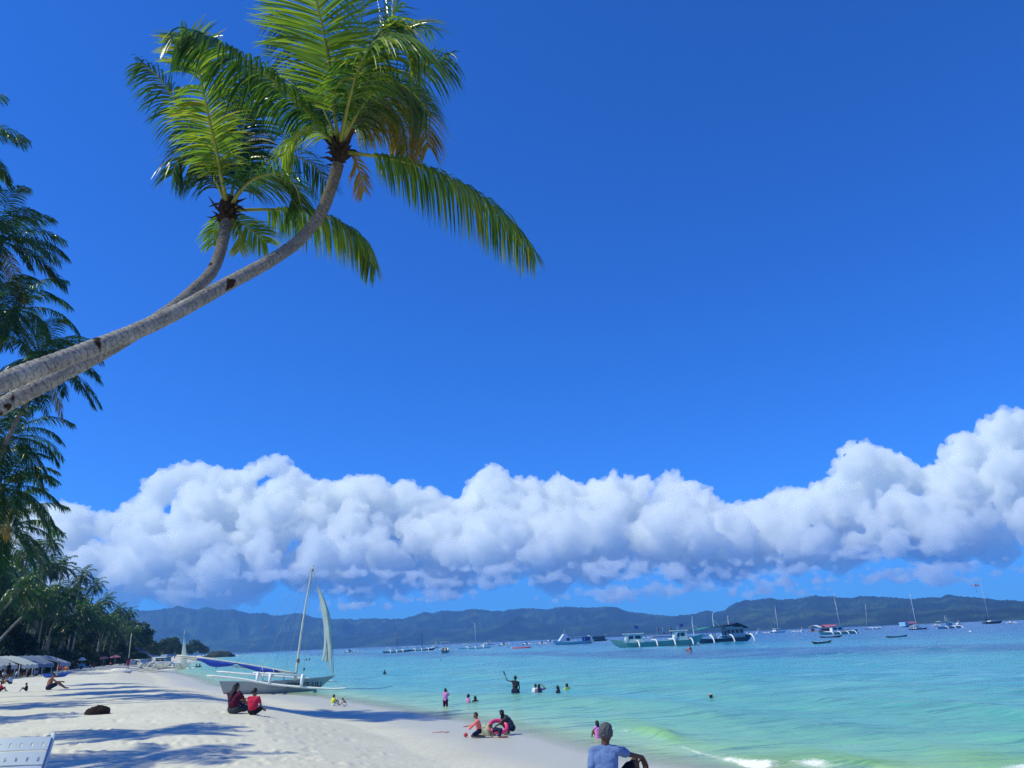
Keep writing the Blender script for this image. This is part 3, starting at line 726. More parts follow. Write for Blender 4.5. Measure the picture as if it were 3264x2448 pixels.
fB = [
 dict(p=[(722, 640), (705, 560), (680, 440), (656, 330), (634, 225), (610, 140), (575, 105)], d=[0, -.4, -.9, -1.2, -1.4, -1.4, -1.3], r=.04, k=dict(leaf=.64, nleaf=100, bare=.2, droop=1.0, tint=0.52, tvar=.18, up=(.1, -.9, .4), width=.042, segs=5)),
 dict(p=[(716, 635), (655, 500), (595, 388), (540, 292), (492, 232), (450, 200)], d=[0, .1, .2, .2, .2, .2], k=dict(leaf=.62, nleaf=90, bare=.2, droop=2.0, tint=0.20, tvar=.14)),
 dict(p=[(718, 635), (670, 545), (620, 490), (575, 500), (545, 560)], d=[0, -.1, 0, 0, 0], k=dict(leaf=.68, nleaf=70, droop=2.3, tint=0.16)),
 dict(p=[(735, 630), (752, 560), (772, 430), (795, 340), (830, 255)], d=[0, .2, .4, .5, .6], k=dict(leaf=.72, nleaf=84, droop=.9, tint=0.10, tvar=.06, up=(0, -1, .2), spread=1.1, width=.05)),
 dict(p=[(742, 635), (820, 535), (910, 495), (990, 520), (1050, 590)], d=[0, .3, .6, .8, .9], k=dict(leaf=.7, nleaf=76, droop=1.5, tint=0.14)),
 dict(p=[(735, 670), (772, 602), (823, 565), (886, 556), (940, 590), (962, 665)], d=[0, -.4, -.8, -1.0, -1.0, -.9], r=.04, k=dict(leaf=.72, nleaf=84, bare=.22, droop=1.7, tint=0.26, tvar=.1, width=.036)),
 dict(p=[(742, 680), (840, 668), (960, 672), (1070, 705), (1150, 760), (1195, 850)], d=[0, .2, .4, .5, .5, .5], k=dict(leaf=.74, nleaf=125, bare=.22, droop=5.5, tint=0.44, tvar=.18, tipyellow=.18, segs=5, width=.036)),
 dict(p=[(725, 690), (700, 700), (685, 740), (680, 780)], d=[0, 0, 0, 0], r=.018, k=dict(leaf=.35, nleaf=34, droop=1.6, tint=0.5)),
 dict(p=[(740, 690), (775, 715), (820, 750), (850, 775)], d=[0, -.2, -.3, -.3], r=.02, k=dict(leaf=.42, nleaf=44, droop=1.0, tint=0.5, tvar=.1, tipyellow=.1, up=(0, -1, .3))),
 dict(p=[(738, 690), (757, 720), (765, 760), (762, 800)], d=[0, -.2, -.3, -.3], r=.016, k=dict(leaf=.3, nleaf=34, droop=1.2, tint=0.68, tvar=.12)),
]
big_palm('near coconut palm with the smaller lower crown, its trunk passing behind the other leaning palm',
 [(-700, 1690, 9.3), (-350, 1500, 9.2), (0, 1298, 9.6), (136, 1226, 9.8), (362, 1104, 10.3), (547, 985, 10.9), (621, 921, 11.3), (671, 872, 11.7), (698, 815, 12.1), (712, 760, 12.5), (722, 710, 12.9)],
 [.16, .132, .120, .114, .110, .104, .098, .092, .086, .082, .078, .075, .082], [(-13.4, 6.6, 1.05), (-12.2, 6.9, 1.5)], (726, 662), DB, fB, 4)

# ---- crowns for the palms further off
def crown(name, nf, L_, nleaf, segs, seed, width, parent, young=0.5, wind=0.25):
    B = LB(); pr = random.Random(seed); mb = MB()
    for k in range(nf):
        az = k * 2.399 + pr.uniform(-.25, .25); q = k / (nf - 1)
        el = rad(lerp(78, -38, q ** 0.85) + pr.uniform(-8, 8)); Lk = L_ * pr.uniform(.82, 1.08) * (0.85 if q > .85 else 1)
        d = Vector((math.cos(az) * math.cos(el), math.sin(az) * math.cos(el), math.sin(el)))
        p = Vector((0, 0, 0)); P = [p.copy()]
        for s_ in range(6):
            d = (d + Vector((wind * .5, wind * .1, -0.27 - .12 * q)) * (0.55 + s_ * .17)).normalized() if s_ else d
            p = p + d * (Lk / 6); P.append(p.copy())
        dead = pr.random() < 0.10 and q > .6
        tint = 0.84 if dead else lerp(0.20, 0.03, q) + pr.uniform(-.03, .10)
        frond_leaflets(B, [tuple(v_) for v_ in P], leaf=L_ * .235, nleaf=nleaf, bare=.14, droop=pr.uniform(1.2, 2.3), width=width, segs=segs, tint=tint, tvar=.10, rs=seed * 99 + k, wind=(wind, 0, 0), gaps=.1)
        rachis(mb, [tuple(v_) for v_ in P], .03, .006, 10, 4)
    # midribs go into the leaf mesh as thin strips of the same foliage colour
    V = np.array([v_[:] for v_ in mb.v]); F = np.array([f for f in mb.f if len(f) == 4]); B.add(V, F, np.full(len(V), 0.5))
    c = B.build(name, parent)
    return c
def std_palm(kind, label, group, h, lean, seed, nf=20, L_=3.6, nleaf=34, segs=2, width=.075, r=.16):
    root = thing('palm_tree', label, 'palm tree', (0, 0, 0), 0, group)
    P = [(0, 0, -0.6), (lean * .25, 0, h * .3), (lean * .6, 0, h * .65), (lean, 0, h)]
    trunk_mesh('trunk', P, [r * 1.35, r, r * .85, r * .7], root, ring=0.5, dark0=.3, n=26, sides=10)
    c = crown('crown', nf, L_, nleaf, segs, seed, width, root); c.location = (lean, 0, h)
    return root
# ---- tree belt behind the beach
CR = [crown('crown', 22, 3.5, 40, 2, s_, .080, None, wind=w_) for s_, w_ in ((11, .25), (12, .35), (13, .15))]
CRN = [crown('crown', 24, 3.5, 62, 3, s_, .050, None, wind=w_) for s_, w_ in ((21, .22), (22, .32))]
for c in CR + CRN: COL.objects.unlink(c)
trng = random.Random(4)
def palm_at(label, crown_xyz, lean, lean_az, proto, sc, group=None, r=.15, spin=None):
    c = Vector(crown_xyz); bx, by = c.x - math.cos(lean_az) * lean, c.y - math.sin(lean_az) * lean
    z0 = gz(bx, by); root = thing('palm_tree', label, 'palm tree', (bx, by, z0), 0, group)
    h = c.z - z0; l = Vector((c.x - bx, c.y - by, 0))
    P = [(0, 0, -.6), tuple(l * .18 + Vector((0, 0, h * .28))), tuple(l * .5 + Vector((0, 0, h * .62))), tuple(l + Vector((0, 0, h)))]
    trunk_mesh('trunk', P, [r * 1.3, r * .85, r * .75, r * .6], root, ring=.45, dark0=-.6 if r == .15 else .2, n=24, sides=9)
    k = proto.copy(); COL.objects.link(k); k.parent = root; k.location = l + Vector((0, 0, h)); k.rotation_euler = (trng.uniform(-.12, .12), trng.uniform(-.05, .2), trng.uniform(-.5, .5) if spin is None else spin); k.scale = (sc,) * 3
    return root
# palms near enough to tell apart, at the left edge and just outside it
near = [
 ('tall palm cut by the photo edge, only frond tips showing high up', -150, 440, 30, 2.5, 0.1, 0, 1.0),
 ('tall dark palm with a dense round crown above the two leaning trunks', 5, 770, 32, 3.5, 0.2, 1, .98),
 ('palm with a long yellowing frond, its crown just above the leaning trunks', 50, 990, 34, 3.0, 0.1, 0, .88),
 ('palm half hidden behind the leaning trunks, fronds hanging out below them', 140, 1165, 34, 3.5, 0.0, 1, .9),
 ('palm with drooping fronds directly below the leaning trunks', 25, 1400, 35, 3.0, 0.3, 0, .88),
 ('palm with ragged yellow-green fronds in front of the white cloud', 12, 1560, 37, 2.0, 0.2, 1, .95),
 ('lowest of the near palms at the edge, with a brown tinged crown', 28, 1690, 42, 2.0, 0.1, 0, .95)]
for i, (lb, px, py, d, le, az, pi_, sc) in enumerate(near):
    palm_at(lb, at_d(px, py, d), le, az, CRN[pi_], sc, r=.16)
for (x, y, h, le, sc) in [(-14.5, 13.2, 9.5, 4.0, .75), (-18.5, 17.5, 12, 3, .8), (-27, 23.5, 13, 4.5, .8), (-31.5, 29.5, 15, 3, .8), (-34, 40, 15, 4, .9), (-36, 47, 14, 4, 1), (-42, 56, 15, 3, 1)]:
    palm_at('palm standing beyond the photo edge that shades the sand', (x, y, gz(x, y) + h), le, .1, CRN[0 if h % 2 else 1], sc, group='palms beyond the photo edge')
ENV = [(-200, 1600), (0, 1668), (60, 1700), (100, 1745), (155, 1712), (200, 1782), (262, 1808), (300, 1830), (340, 1882), (380, 1915), (415, 1925), (440, 1960)]
def env(x): return float(np.interp(x, [e[0] for e in ENV], [e[1] for e in ENV]))
def dbase(px): return float(np.interp(px, [-200, 0, 140, 255, 365, 440], [80, 104, 132, 160, 222, 262]))
named = [(155, 1735, 'palm with a compact dark crown standing highest above the grove'), (90, 1765, 'palm leaning towards the sea at the grove\'s tall left end'), (200, 1808, 'feathery palm just right of the highest crown of the grove'),
         (262, 1835, 'broad palm on the grove skyline above the orange umbrella'), (303, 1868, 'palm on the grove skyline with windswept fronds'), (340, 1915, 'palm on the falling skyline of the grove above the pink umbrellas'),
         (378, 1945, 'slender palm near the seaward end of the grove'), (412, 1955, 'last palm at the seaward end of the grove')]
for px, py, lb in named:
    palm_at(lb, at_d(px, py, dbase(px) * 1.06), trng.uniform(.5, 3), trng.uniform(-.3, .4), CR[trng.randrange(3)], 1.0, r=.17)
for i in range(74):
    row = i % 3; px = -60 + 500 * ((i * .618) % 1.0)
    D = dbase(px) * (1.02 + .10 * row + trng.uniform(0, .06)); b0 = 2118 - px * .03
    q = (0.12 + .75 * trng.random()) if row else trng.uniform(.35, .92)
    py = lerp(env(px) + 52, b0 - 60, q * .8)
    where = 'behind the canopies' if px < 140 else 'behind the beanbags and the orange umbrella' if px < 300 else 'behind the pink umbrellas'
    lvl = 'high' if q < .38 else 'middling' if q < .64 else 'low'
    palm_at('coconut palm with its crown %s in the grove %s' % (lvl, where), at_d(px, py, D), trng.uniform(0, 3.5), trng.uniform(-.5, .6), CR[trng.randrange(3)], trng.uniform(.85, 1.1), group='coconut palms of the grove')

for px, py, D, le, lb in [(128, 1915, 103, 6.5, 'leaning palm with a pale slanting trunk in front of the grove, above the canopies'), (70, 1880, 96, 6.0, 'leaning palm at the photo edge with its pale trunk crossing the dark grove'), (310, 1990, 200, 9, 'leaning palm with a thin pale trunk behind the orange umbrella')]:
    palm_at(lb, at_d(px, py, D), le, .1, CR[1], 1.0, r=.2)
m_bl, t, o = nodes('broad_leaves')
b = t.nodes.new('ShaderNodeBsdfPrincipled'); an = t.nodes.new('ShaderNodeAttribute'); an.attribute_name = 'tint'
lc = ramp(t, [(0, (0.010, 0.028, 0.016)), (.5, (0.022, 0.055, 0.022)), (.85, (0.05, 0.105, 0.022)), (1, (0.11, 0.17, 0.03))], an.outputs['Fac'])
t.links.new(lc.outputs[0], b.inputs['Base Color']); b.inputs['Roughness'].default_value = .5
tl = t.nodes.new('ShaderNodeBsdfTranslucent'); t.links.new(lc.outputs[0], tl.inputs['Color']); mx = t.nodes.new('ShaderNodeMixShader'); mx.inputs[0].default_value = .25
t.links.new(b.outputs[0], mx.inputs[1]); t.links.new(tl.outputs[0], mx.inputs[2]); t.links.new(mx.outputs[0], o.inputs[0])
def leaf_cloud(blobs, n, size, seed, name, parent):
    pr = np.random.RandomState(seed); w = np.array([b_[3] ** 2 for b_ in blobs]); w = w / w.sum(); ii = pr.choice(len(blobs), n, p=w)
    B_ = np.array(blobs)[ii]; d = nrm(pr.normal(0, 1, (n, 3))); rr = B_[:, 3] * pr.uniform(.35, 1.08, n) ** .5
    c = B_[:, :3] + d * rr[:, None] * np.array([1, 1, .8])
    u_ = nrm(pr.normal(0, 1, (n, 3)) + d * .4); v_ = nrm(np.cross(u_, pr.normal(0, 1, (n, 3)))); sz = size * pr.uniform(.6, 1.4, n)[:, None]
    V = np.stack([c - u_ * sz, c - v_ * sz * .45, c + u_ * sz, c + v_ * sz * .45], 1)
    o_ = np_obj(name, V.reshape(-1, 3), np.arange(n * 4).reshape(-1, 4), m_bl, parent, False)
    cl = pr.uniform(0, .45, len(blobs))[ii]
    add_attr(o_, 'tint', np.repeat(np.clip(cl + pr.uniform(0, .45, n) + .15 * (pr.rand(n) < .08), 0, 1), 4)); return o_
def broad_proto(seed, h, r, n, size):
    pr = random.Random(seed); root = thing('broadleaf_tree', '', 'tree'); bl = []
    for k in range(13):
        a = pr.uniform(0, 6.28); q = pr.uniform(.15, 1); bl.append((math.cos(a) * r * .62 * q, math.sin(a) * r * .62 * q, h * pr.uniform(.35, .9), r * pr.uniform(.28, .5)))
    tm = MB(); tm.tube([(0, 0, -.5), (.1, 0, h * .3), (0, .1, h * .6), (0, 0, h * .8)], [.3, .22, .15, .05], 8)
    for b_ in bl[:7]: tm.tube([(0, 0, h * .32), tuple(Vector(b_[:3]) * .6 + Vector((0, 0, h * .12))), b_[:3]], [.12, .08, .03], 5)
    tm.build('trunk', m_trunk, root, True); leaf_cloud(bl, n, size, seed, 'crown', root); return root
BT = [broad_proto(31, 11, 5.0, 5200, .34), broad_proto(32, 9, 5.5, 5200, .34)]
def shrub_proto(seed, h, r, n, size):
    pr = random.Random(seed); bl = [(pr.uniform(-r, r) * .6, pr.uniform(-r, r) * .6, h * pr.uniform(.2, .75), r * pr.uniform(.3, .5)) for k in range(9)]
    root = thing('shrub', '', 'shrub'); tm = MB()
    for b_ in bl: tm.tube([(0, 0, -.3), tuple(Vector(b_[:3]) * .5), b_[:3]], [.06, .04, .015], 5)
    tm.build('stem', m_trunk, root, True); leaf_cloud(bl, n, size, seed, 'foliage', root); return root
SH = shrub_proto(41, 4.2, 3.4, 2600, .24)
used_bt = [0, 0]
def put_tree(px, D, hfac, label, group=None, k=None):
    k = trng.randrange(2) if k is None else k
    p = at_d(px, 2100, D); z = gz(p.x, p.y); sc = hfac
    dup(BT[k], (p.x, p.y, z), trng.uniform(0, 6.28), label, group, sc)
for i in range(10):
    px = -50 + 500 * ((i * .618 + .3) % 1.0)
    put_tree(px, dbase(px) * trng.uniform(1.05, 1.32), trng.uniform(.5, .85), 'dark leafy tree between the palms %s' % ('behind the canopies' if px < 130 else 'above the beanbags' if px < 260 else 'above the pink umbrellas' if px < 360 else 'near the grove\'s outer end'), 'leafy trees between the palms')
for i in range(12):
    px = 60 + 27 * i; put_tree(px, dbase(px) * trng.uniform(1.3, 1.45), trng.uniform(.9, 1.15), 'dark leafy tree at the back of the grove', 'leafy trees at the back of the grove')
for i in range(44):
    px = -60 + 12 * i; p = at_d(px, 2100, dbase(px) * trng.uniform(1.03, 1.09))
    dup(SH, (p.x, p.y, gz(p.x, p.y) - .1), trng.uniform(0, 6.28), 'dark shrub at the foot of the grove %s' % ('behind the canopies' if px < 140 else 'behind the beanbags' if px < 240 else 'behind the umbrellas' if px < 380 else 'at its outer end'), 'shrubs along the foot of the grove', trng.uniform(.7, 1.0))
for i in range(15):  # added dark shrubs standing in for the deep shade under the canopies
    px = -80 + 16 * i; p = at_d(px, 2100, 97 + .075 * px + 5 + (i % 3))
    dup(SH, (p.x, p.y, gz(p.x, p.y) - .1), trng.uniform(0, 6.28), 'added dark shrub right behind the canopy posts, filling in for shade', 'added dark shrubs behind the canopies', trng.uniform(.55, .75))
put_tree(440, 320, 1.35, 'tall dark leafy tree at the outer end of the grove', k=0)
put_tree(458, 345, 1.1, 'rounded dark tree just beyond the grove end', k=1)
for px, D, s_, k in [(478, 430, .8, 0), (497, 450, .85, 1), (517, 440, .95, 0), (535, 470, 1.15, 1), (556, 480, 1.05, 0), (577, 500, .85, 1), (596, 510, .7, 0), (490, 520, .9, 0), (545, 540, 1.0, 1)]:
    put_tree(px, D, s_, 'blue-green leafy tree on the low headland beyond the beached sails', 'trees on the low headland', k)
put_tree(622, 620, 1.1, 'squat tree near the tip of the headland', k=0); put_tree(642, 640, 1.05, 'outermost tree at the tip of the headland', k=1)
def drop(root):
    for c in list(root.children): bpy.data.objects.remove(c)
    bpy.data.objects.remove(root)
for r_ in BT + [SH]: drop(r_)

def lump(name, label, cat, loc, r, mat, seed, rz=0, rough=.35, n=22):
    mb = MB(); mb.ell((0, 0, 0), (1, 1, 1), n * 2, n); V = np.array([v_[:] for v_ in mb.v])
    f = 1 + rough * (fbm(V[:, 0] * 2.2 + V[:, 2] * 1.3, V[:, 1] * 2.2 + seed, 4, seed) - .5) * 2
    V = V * f[:, None] * np.array(r); mb.v = [Vector(v_) for v_ in V]
    o_ = mb.build(name, mat, None, True); o_.location = loc; o_.rotation_euler = (0, 0, rz); tag(o_, label, cat); return o_
m_weed = simple('wet_dark_rock', (0.022, 0.013, 0.013), .85, .6, 9, .2, bump=1.0)
p = on_sand(314, 2278); lump('rock', 'dark brown rough rock lying alone on the shaded sand', 'rock', p + Vector((0, 0, .08)), (.38, .28, .21), m_weed, 3, rough=.45)
p = at_d(700, 2088, 620); lump('rock', 'dark rocky islet at the tip of the headland', 'rock', (p.x, p.y, .5), (11, 6, 4.0), simple('dark_coast_rock', (.03, .035, .03), .9, .5, .4, .2), 8, rough=.5)
m_pile = simple('wet_sand_pile', (0.40, 0.41, 0.30), .75, .25, 7, .3, bump=.8)
p = at_z(1549, 2340, .08); lump('sand_mound', 'lumpy wet sand mound dug up between the two playing children', 'sand pile', p, (.30, .25, .30), m_pile, 5, rough=.6)
p = on_sand(375, 2142); lump('sand_mound', 'low heap of dry sand beside the kneeling child in green', 'sand pile', p, (1.7, 1.0, .45), simple('dry_sand_pile', (.62, .60, .57), .9, .12, 3, .2), 6)

# ---- beach furniture and shelters
wht = simple('white_plastic', (.50, .57, .64), .42, .08, 2, .45)
def lounger():
    p = Vector((0, 0, EYE)) + ray(-22, 2512) * 10.2; x, y = p.x - .02, p.y
    r_ = thing('sun_lounger', 'white plastic sun lounger with slotted boards and a raised back on the near sand', 'sun lounger', (x, y, gz(x, y)), rad(8))
    def board(L_, w_, c, tilt, name, par, n=7):
        mb = MB()                                              # a curved board with a row of slots through it
        cell = L_ / n; ct, st = math.cos(tilt), math.sin(tilt)
        def P(u_, v_, h_): 
            bow = .025 * (1 - (2 * u_ / L_) ** 2)
            yy = v_ * ct - (h_ + bow) * st; zz = v_ * st + (h_ + bow) * ct
            return Vector((c[0] + u_, c[1] + yy, c[2] + zz))
        def slab(u0, u1, v0, v1):
            vs = [P(u_, v_, h_) for h_ in (0, .018) for (u_, v_) in ((u0, v0), (u1, v0), (u1, v1), (u0, v1))]
            mb._add(vs, [(3, 2, 1, 0), (4, 5, 6, 7), (0, 1, 5, 4), (1, 2, 6, 5), (2, 3, 7, 6), (3, 0, 4, 7)])
        hw = w_ / 2; sl = .012
        for k in range(n):
            u0 = -L_ / 2 + k * cell; u1 = u0 + cell
            slab(u0, u0 + cell / 2 - sl, -hw, hw); slab(u0 + cell / 2 + sl, u1, -hw, hw)
            slab(u0 + cell / 2 - sl, u0 + cell / 2 + sl, -hw, -hw + .03); slab(u0 + cell / 2 - sl, u0 + cell / 2 + sl, hw * .1, hw)
        return mb.build(name, wht, par, False)
    tl_ = rad(62)
    for k, v_ in enumerate((.09, .24, .39, .54, .69)):
        board(.74, .135, (0, -v_ * math.cos(tl_) * -1 + .0, .30 + v_ * math.sin(tl_)), tl_, 'back_slat', r_)
    for k in range(5):
        board(.70, .14, (0, -.12 - k * .17, .30), 0, 'seat_slat', r_)
    for sx in (-1, 1):
        f = MB(); f.tube([(sx * .37, -1.0, .27), (sx * .37, .05, .27), (sx * .37, .40, .30 + .84 * math.sin(tl_) * .95)], .026, 8); f.build('side_rail', wht, r_, True)
        for yy in (-.9, .05):
            f = MB(); f.tube([(sx * .35, yy, .27), (sx * .37, yy, -.03)], [.032, .026], 8); f.build('leg', wht, r_, True)
lounger()
def umbrella(px, py_foot, py_top, wpx, cols, label, dome=False, D=None):
    f = on_sand(px, py_foot) if D is None else at_d(px, py_foot, D)
    f.z = gz(f.x, f.y); d = (f - Vector((0, 0, EYE))).dot(_f); H = (py_foot - py_top) * d / (FPX * S); R_ = wpx / 2 * d / (FPX * S)
    H = max(H, 2.0)
    r_ = thing('beach_umbrella', label, 'umbrella', f, trng.uniform(0, 1))
    mb = MB(); mb.tube([(0, 0, -.3), (0, 0, H)], .03, 7); mb.build('pole', simple('umbrella_pole', (.6, .6, .58), .4), r_, True)
    n = 8; hh = R_ * (.62 if dome else .42); mb = MB()
    for k in range(n):
        mb.m = k % len(cols); a0, a1 = 2 * math.pi * k / n, 2 * math.pi * (k + 1) / n; pv_ = None
        for q in (0.02, .35, .7, 1):
            z = H - hh * (q ** (2.0 if dome else 1.15)); rr = R_ * q
            row = [(math.cos(a) * rr, math.sin(a) * rr, z - (.03 * math.sin(math.pi * j / 3) if q > .5 else 0)) for j, a in enumerate(np.linspace(a0, a1, 4))]
            if pv_:
                for j in range(3): mb.quad(pv_[j], row[j], row[j + 1], pv_[j + 1])
            pv_ = row
        for j in range(3): mb.quad(pv_[j], pv_[j + 1], (pv_[j + 1][0], pv_[j + 1][1], pv_[j + 1][2] - .14), (pv_[j][0], pv_[j][1], pv_[j][2] - .14))
    mb.build('canopy', cols, r_)
    rb = MB()
    for k in range(n):
        a = 2 * math.pi * k / n; rb.tube([(0, 0, H - hh * .9), (math.cos(a) * R_ * .6, math.sin(a) * R_ * .6, H - hh * .55)], .012, 4)
    rb.build('ribs', simple('umbrella_pole', (.6, .6, .58)), r_)
cloth = lambda nm, c: simple(nm, c, .8, .08, 1.5, .15, trans=.3)
umbrella(258, 2134, 2097, 24, [cloth('white_cloth', (.75, .76, .78)), cloth('orange_cloth', (.80, .38, .14)), cloth('white_cloth', (.75, .76, .78))], 'domed beach umbrella with white and orange panels', True)
umbrella(329, 2124, 2093, 27, [cloth('pink_cloth', (.80, .25, .34))], 'smaller pink beach umbrella, the one nearer the orange umbrella')
umbrella(365, 2121, 2089, 31, [cloth('rose_cloth', (.80, .29, .36))], 'wider pink beach umbrella nearest the standing people in red')
umbrella(140, 2142, 2090, 15, [cloth('lime_cloth', (.62, .74, .16))], 'small lime green umbrella at the end of the canopies')
def canopy(px0, px1, D, col, label, H=2.4, depth=7):
    a = at_d(px0, 2100, D); b_ = at_d(px1, 2100, D * 1.03); L_ = (b_ - a).length; c = (a + b_) / 2; z = gz(c.x, c.y)
    r_ = thing('canopy', label, 'canopy', (c.x, c.y, z), math.atan2(b_.y - a.y, b_.x - a.x))
    mb = MB(); n = 14; m = 8; rows = []
    for i in range(m + 1):
        v_ = i / m; row = []
        for j in range(n + 1):
            u_ = j / n; sag = .16 * math.sin(u_ * math.pi * 3) ** 2
            row.append(((u_ - .5) * L_, (v_ - .5) * depth, H - 1.0 + 1.0 * (1 - abs(2 * v_ - 1) ** 1.2) - sag * .6 + .05 * math.sin(j * 1.7 + i)))
        rows.append(row)
    for i in range(m):
        for j in range(n): mb.quad(rows[i][j], rows[i][j + 1], rows[i + 1][j + 1], rows[i + 1][j])
    for j in range(n):
        p0, p1 = rows[0][j], rows[0][j + 1]; mb.quad(p0, (p0[0], p0[1], p0[2] - .38 - .06 * (j % 2)), (p1[0], p1[1], p1[2] - .38 + .06 * (j % 2) - .06), p1)
    mb.build('roof_sheet', cloth(*col), r_, False)
    for sx in (-.48, 0, .48):
        for sy in (-.46, .46):
            q = MB(); q.tube([(sx * L_, sy * depth, -.3), (sx * L_, sy * depth, H - 1.0)], .05, 7); q.build('post', simple('canopy_post', (.45, .45, .45)), r_, True)
    return c
canopy(-90, -22, 88, ('canopy_white', (.36, .40, .45)), 'white fabric canopy cut by the photo edge')
canopy(-20, 34, 92, ('canopy_bright', (.52, .56, .56)), 'bright white fabric canopy at the left end of the row')
canopy(36, 100, 97, ('canopy_blue', (.16, .22, .34)), 'long blue-grey canopy in the middle of the row')
canopy(102, 138, 103, ('canopy_pale', (.32, .37, .45)), 'small pale canopy beside the lime green umbrella')
for i, px in enumerate((-12, 18, 48, 78, 108, 128)):              # tables in the shade under the canopies
    p = at_d(px, 2100, 93 + px * .07 + (i % 2) * 2); r_ = thing('table', 'dark wooden table in the shade under the canopies', 'table', (p.x, p.y, gz(p.x, p.y)), .3, 'tables under the canopies')
    mb = MB(); mb.box((0, 0, .74), (1.4, .8, .05)); mb.build('table_top', simple('dark_wood', (.10, .06, .04), .6, .3), r_)
    for sx in (-.62, .62):
        for sy in (-.33, .33): q = MB(); q.box((sx, sy, .34), (.06, .06, .75)); q.build('leg', simple('dark_wood', (.10, .06, .04), .6, .3), r_)
def beanbag(px, py, col, label, w=1.3):
    p = on_sand(px, py); mb = MB(); mb.ell((0, 0, .28), (w / 2, w * .38, .36), 16, 10); mb.ell((0, w * .18, .62), (w * .36, w * .22, .42), 14, 8)
    o_ = mb.build('beanbag', simple(*col, .75, .15, 2), None, True); o_.location = p; tag(o_, label, 'beanbag')
beanbag(184, 2138, ('red_fabric', (.52, .05, .07)), 'big red beanbag seat below the grove')
beanbag(208, 2137, ('orange_fabric', (.58, .20, .09)), 'big orange-brown beanbag seat right of the red one')
# ================================================================ BOATS
white = simple('boat_white', (.72, .74, .74), .45, .10, .6, .4)
cream = simple('boat_cream', (.70, .68, .58), .5, .12, .6, .4)
dkb = simple('boat_dark', (.03, .035, .05), .5, .3, .6, .4)
bluep = simple('boat_blue', (.03, .07, .32), .5, .2, .6, .4)
teal = simple('boat_green', (.24, .44, .39), .55, .18, .5, .35)
greyp = simple('boat_grey', (.42, .47, .50), .55, .14, .6, .35)
redp = simple('boat_red', (.50, .04, .07), .5, .15, .6, .4)
bamboo = simple('bamboo', (.62, .62, .52), .6, .15, 3, .3)
rope = simple('rope', (.25, .27, .30), .8)
gwood = simple('grey_wood', (.22, .17, .14), .8, .3, 2)
def hull_mesh(L_, B_, H, name, mat, parent, bow=.5, stern=.1, z0=0.0, rake=.12, srake=0.04, full=.5, n=18, deck=.15, transom=True, inner=None):
    """x runs from stern 0 to bow L_; z 0 is the keel"""
    rings = []
    for i in range(n + 1):
        u_ = i / n; x = u_ * L_
        w = B_ / 2 * (min(1, ((1 - u_) * 1.9 + .02)) ** .75 if u_ > .45 else (1 if not transom and False else (lerp(.82, 1, min(1, u_ / .4)) if transom else min(1, u_ * 2.4 + .03) ** .7)))
        sheer = H + bow * max(0, (u_ - .45) / .55) ** 2.2 + stern * max(0, (.35 - u_) / .35) ** 2
        keel = .0 + H * .75 * max(0, (u_ - .82) / .18) ** 2 + (0 if transom else H * .6 * max(0, (.15 - u_) / .15) ** 2)
        xo = (sheer - keel); rk = rake * L_ * max(0, (u_ - .8) / .2); rs = -srake * L_ * max(0, (.12 - u_) / .12)
        def pt(sy, q, ww=1.0, zz=None):
            z = keel + (sheer - keel) * q if zz is None else zz
            return Vector((x + (rk + rs) * q, sy * w * ww * (q ** full if q > 0 else 0.0), z + z0))
        out_ = [pt(-1, q) for q in (1, .85, .6, .35, .15, .03)] + [pt(1, q) for q in (.03, .15, .35, .6, .85, 1)]
        dz = sheer - deck
        inn = [Vector((x + (rk + rs), .88 * w, sheer + z0 + .01)), Vector((x + (rk + rs) * .9, .82 * w, max(dz, keel + .05) + z0)), Vector((x + (rk + rs) * .9, -.82 * w, max(dz, keel + .05) + z0)), Vector((x + (rk + rs), -.88 * w, sheer + z0 + .01))]
        rings.append(out_ + inn)
    mb = MB(); mb.loft(rings); o_ = mb.build(name, mat, parent, False)
    return o_
def boat_root(name, label, cat, pa, pb, za=0.0, zb=None, group=None):
    """stern at pa, bow at pb (world points on the water or sand)"""
    d = pb - pa; r_ = thing(name, label, cat, (pa.x, pa.y, za), math.atan2(d.y, d.x), group)
    if zb is not None: r_.rotation_euler = (0, -math.atan2(zb - za, math.hypot(d.x, d.y)), math.atan2(d.y, d.x))
    return r_, math.hypot(d.x, d.y)
def cabin(parent, x0, x1, w, z0, z1, mat, rake=.3, win=3, roofmat=None, name='cabin'):
    mb = MB(); h = z1 - z0
    mb.loft([[Vector((x0, -w / 2, z)), Vector((x1, -w / 2, z)), Vector((x1, w / 2, z)), Vector((x0, w / 2, z))] if k == 0 else
             [Vector((x0 + rake * h * .4, -w * .46, z)), Vector((x1 - rake * h, -w * .46, z)), Vector((x1 - rake * h, w * .46, z)), Vector((x0 + rake * h * .4, w * .46, z))] for k, z in enumerate((z0, z1))])
    c = mb.build(name, mat, parent)
    dg = simple('dark_glass', (.02, .03, .05), .2, .1, 1, .6)
    xa, xb = x0 + rake * h * .3 + .1, x1 - rake * h * .7 - .1
    for k in range(win):
        u0 = lerp(xa, xb, (k + .12) / win); u1 = lerp(xa, xb, (k + .85) / win)
        for s_ in (-1, 1):
            m2 = MB(); m2.box(((u0 + u1) / 2, s_ * w * .485, z0 + h * .6), (u1 - u0, .035, h * .34)); m2.build('window', dg, c)
    if roofmat:
        m2 = MB(); m2.box(((x0 + x1) / 2 - rake * h * .2, 0, z1 + .04), (x1 - x0 + .4, w * 1.15, .08), taper=.96); m2.build('roof', roofmat, c)
    return c
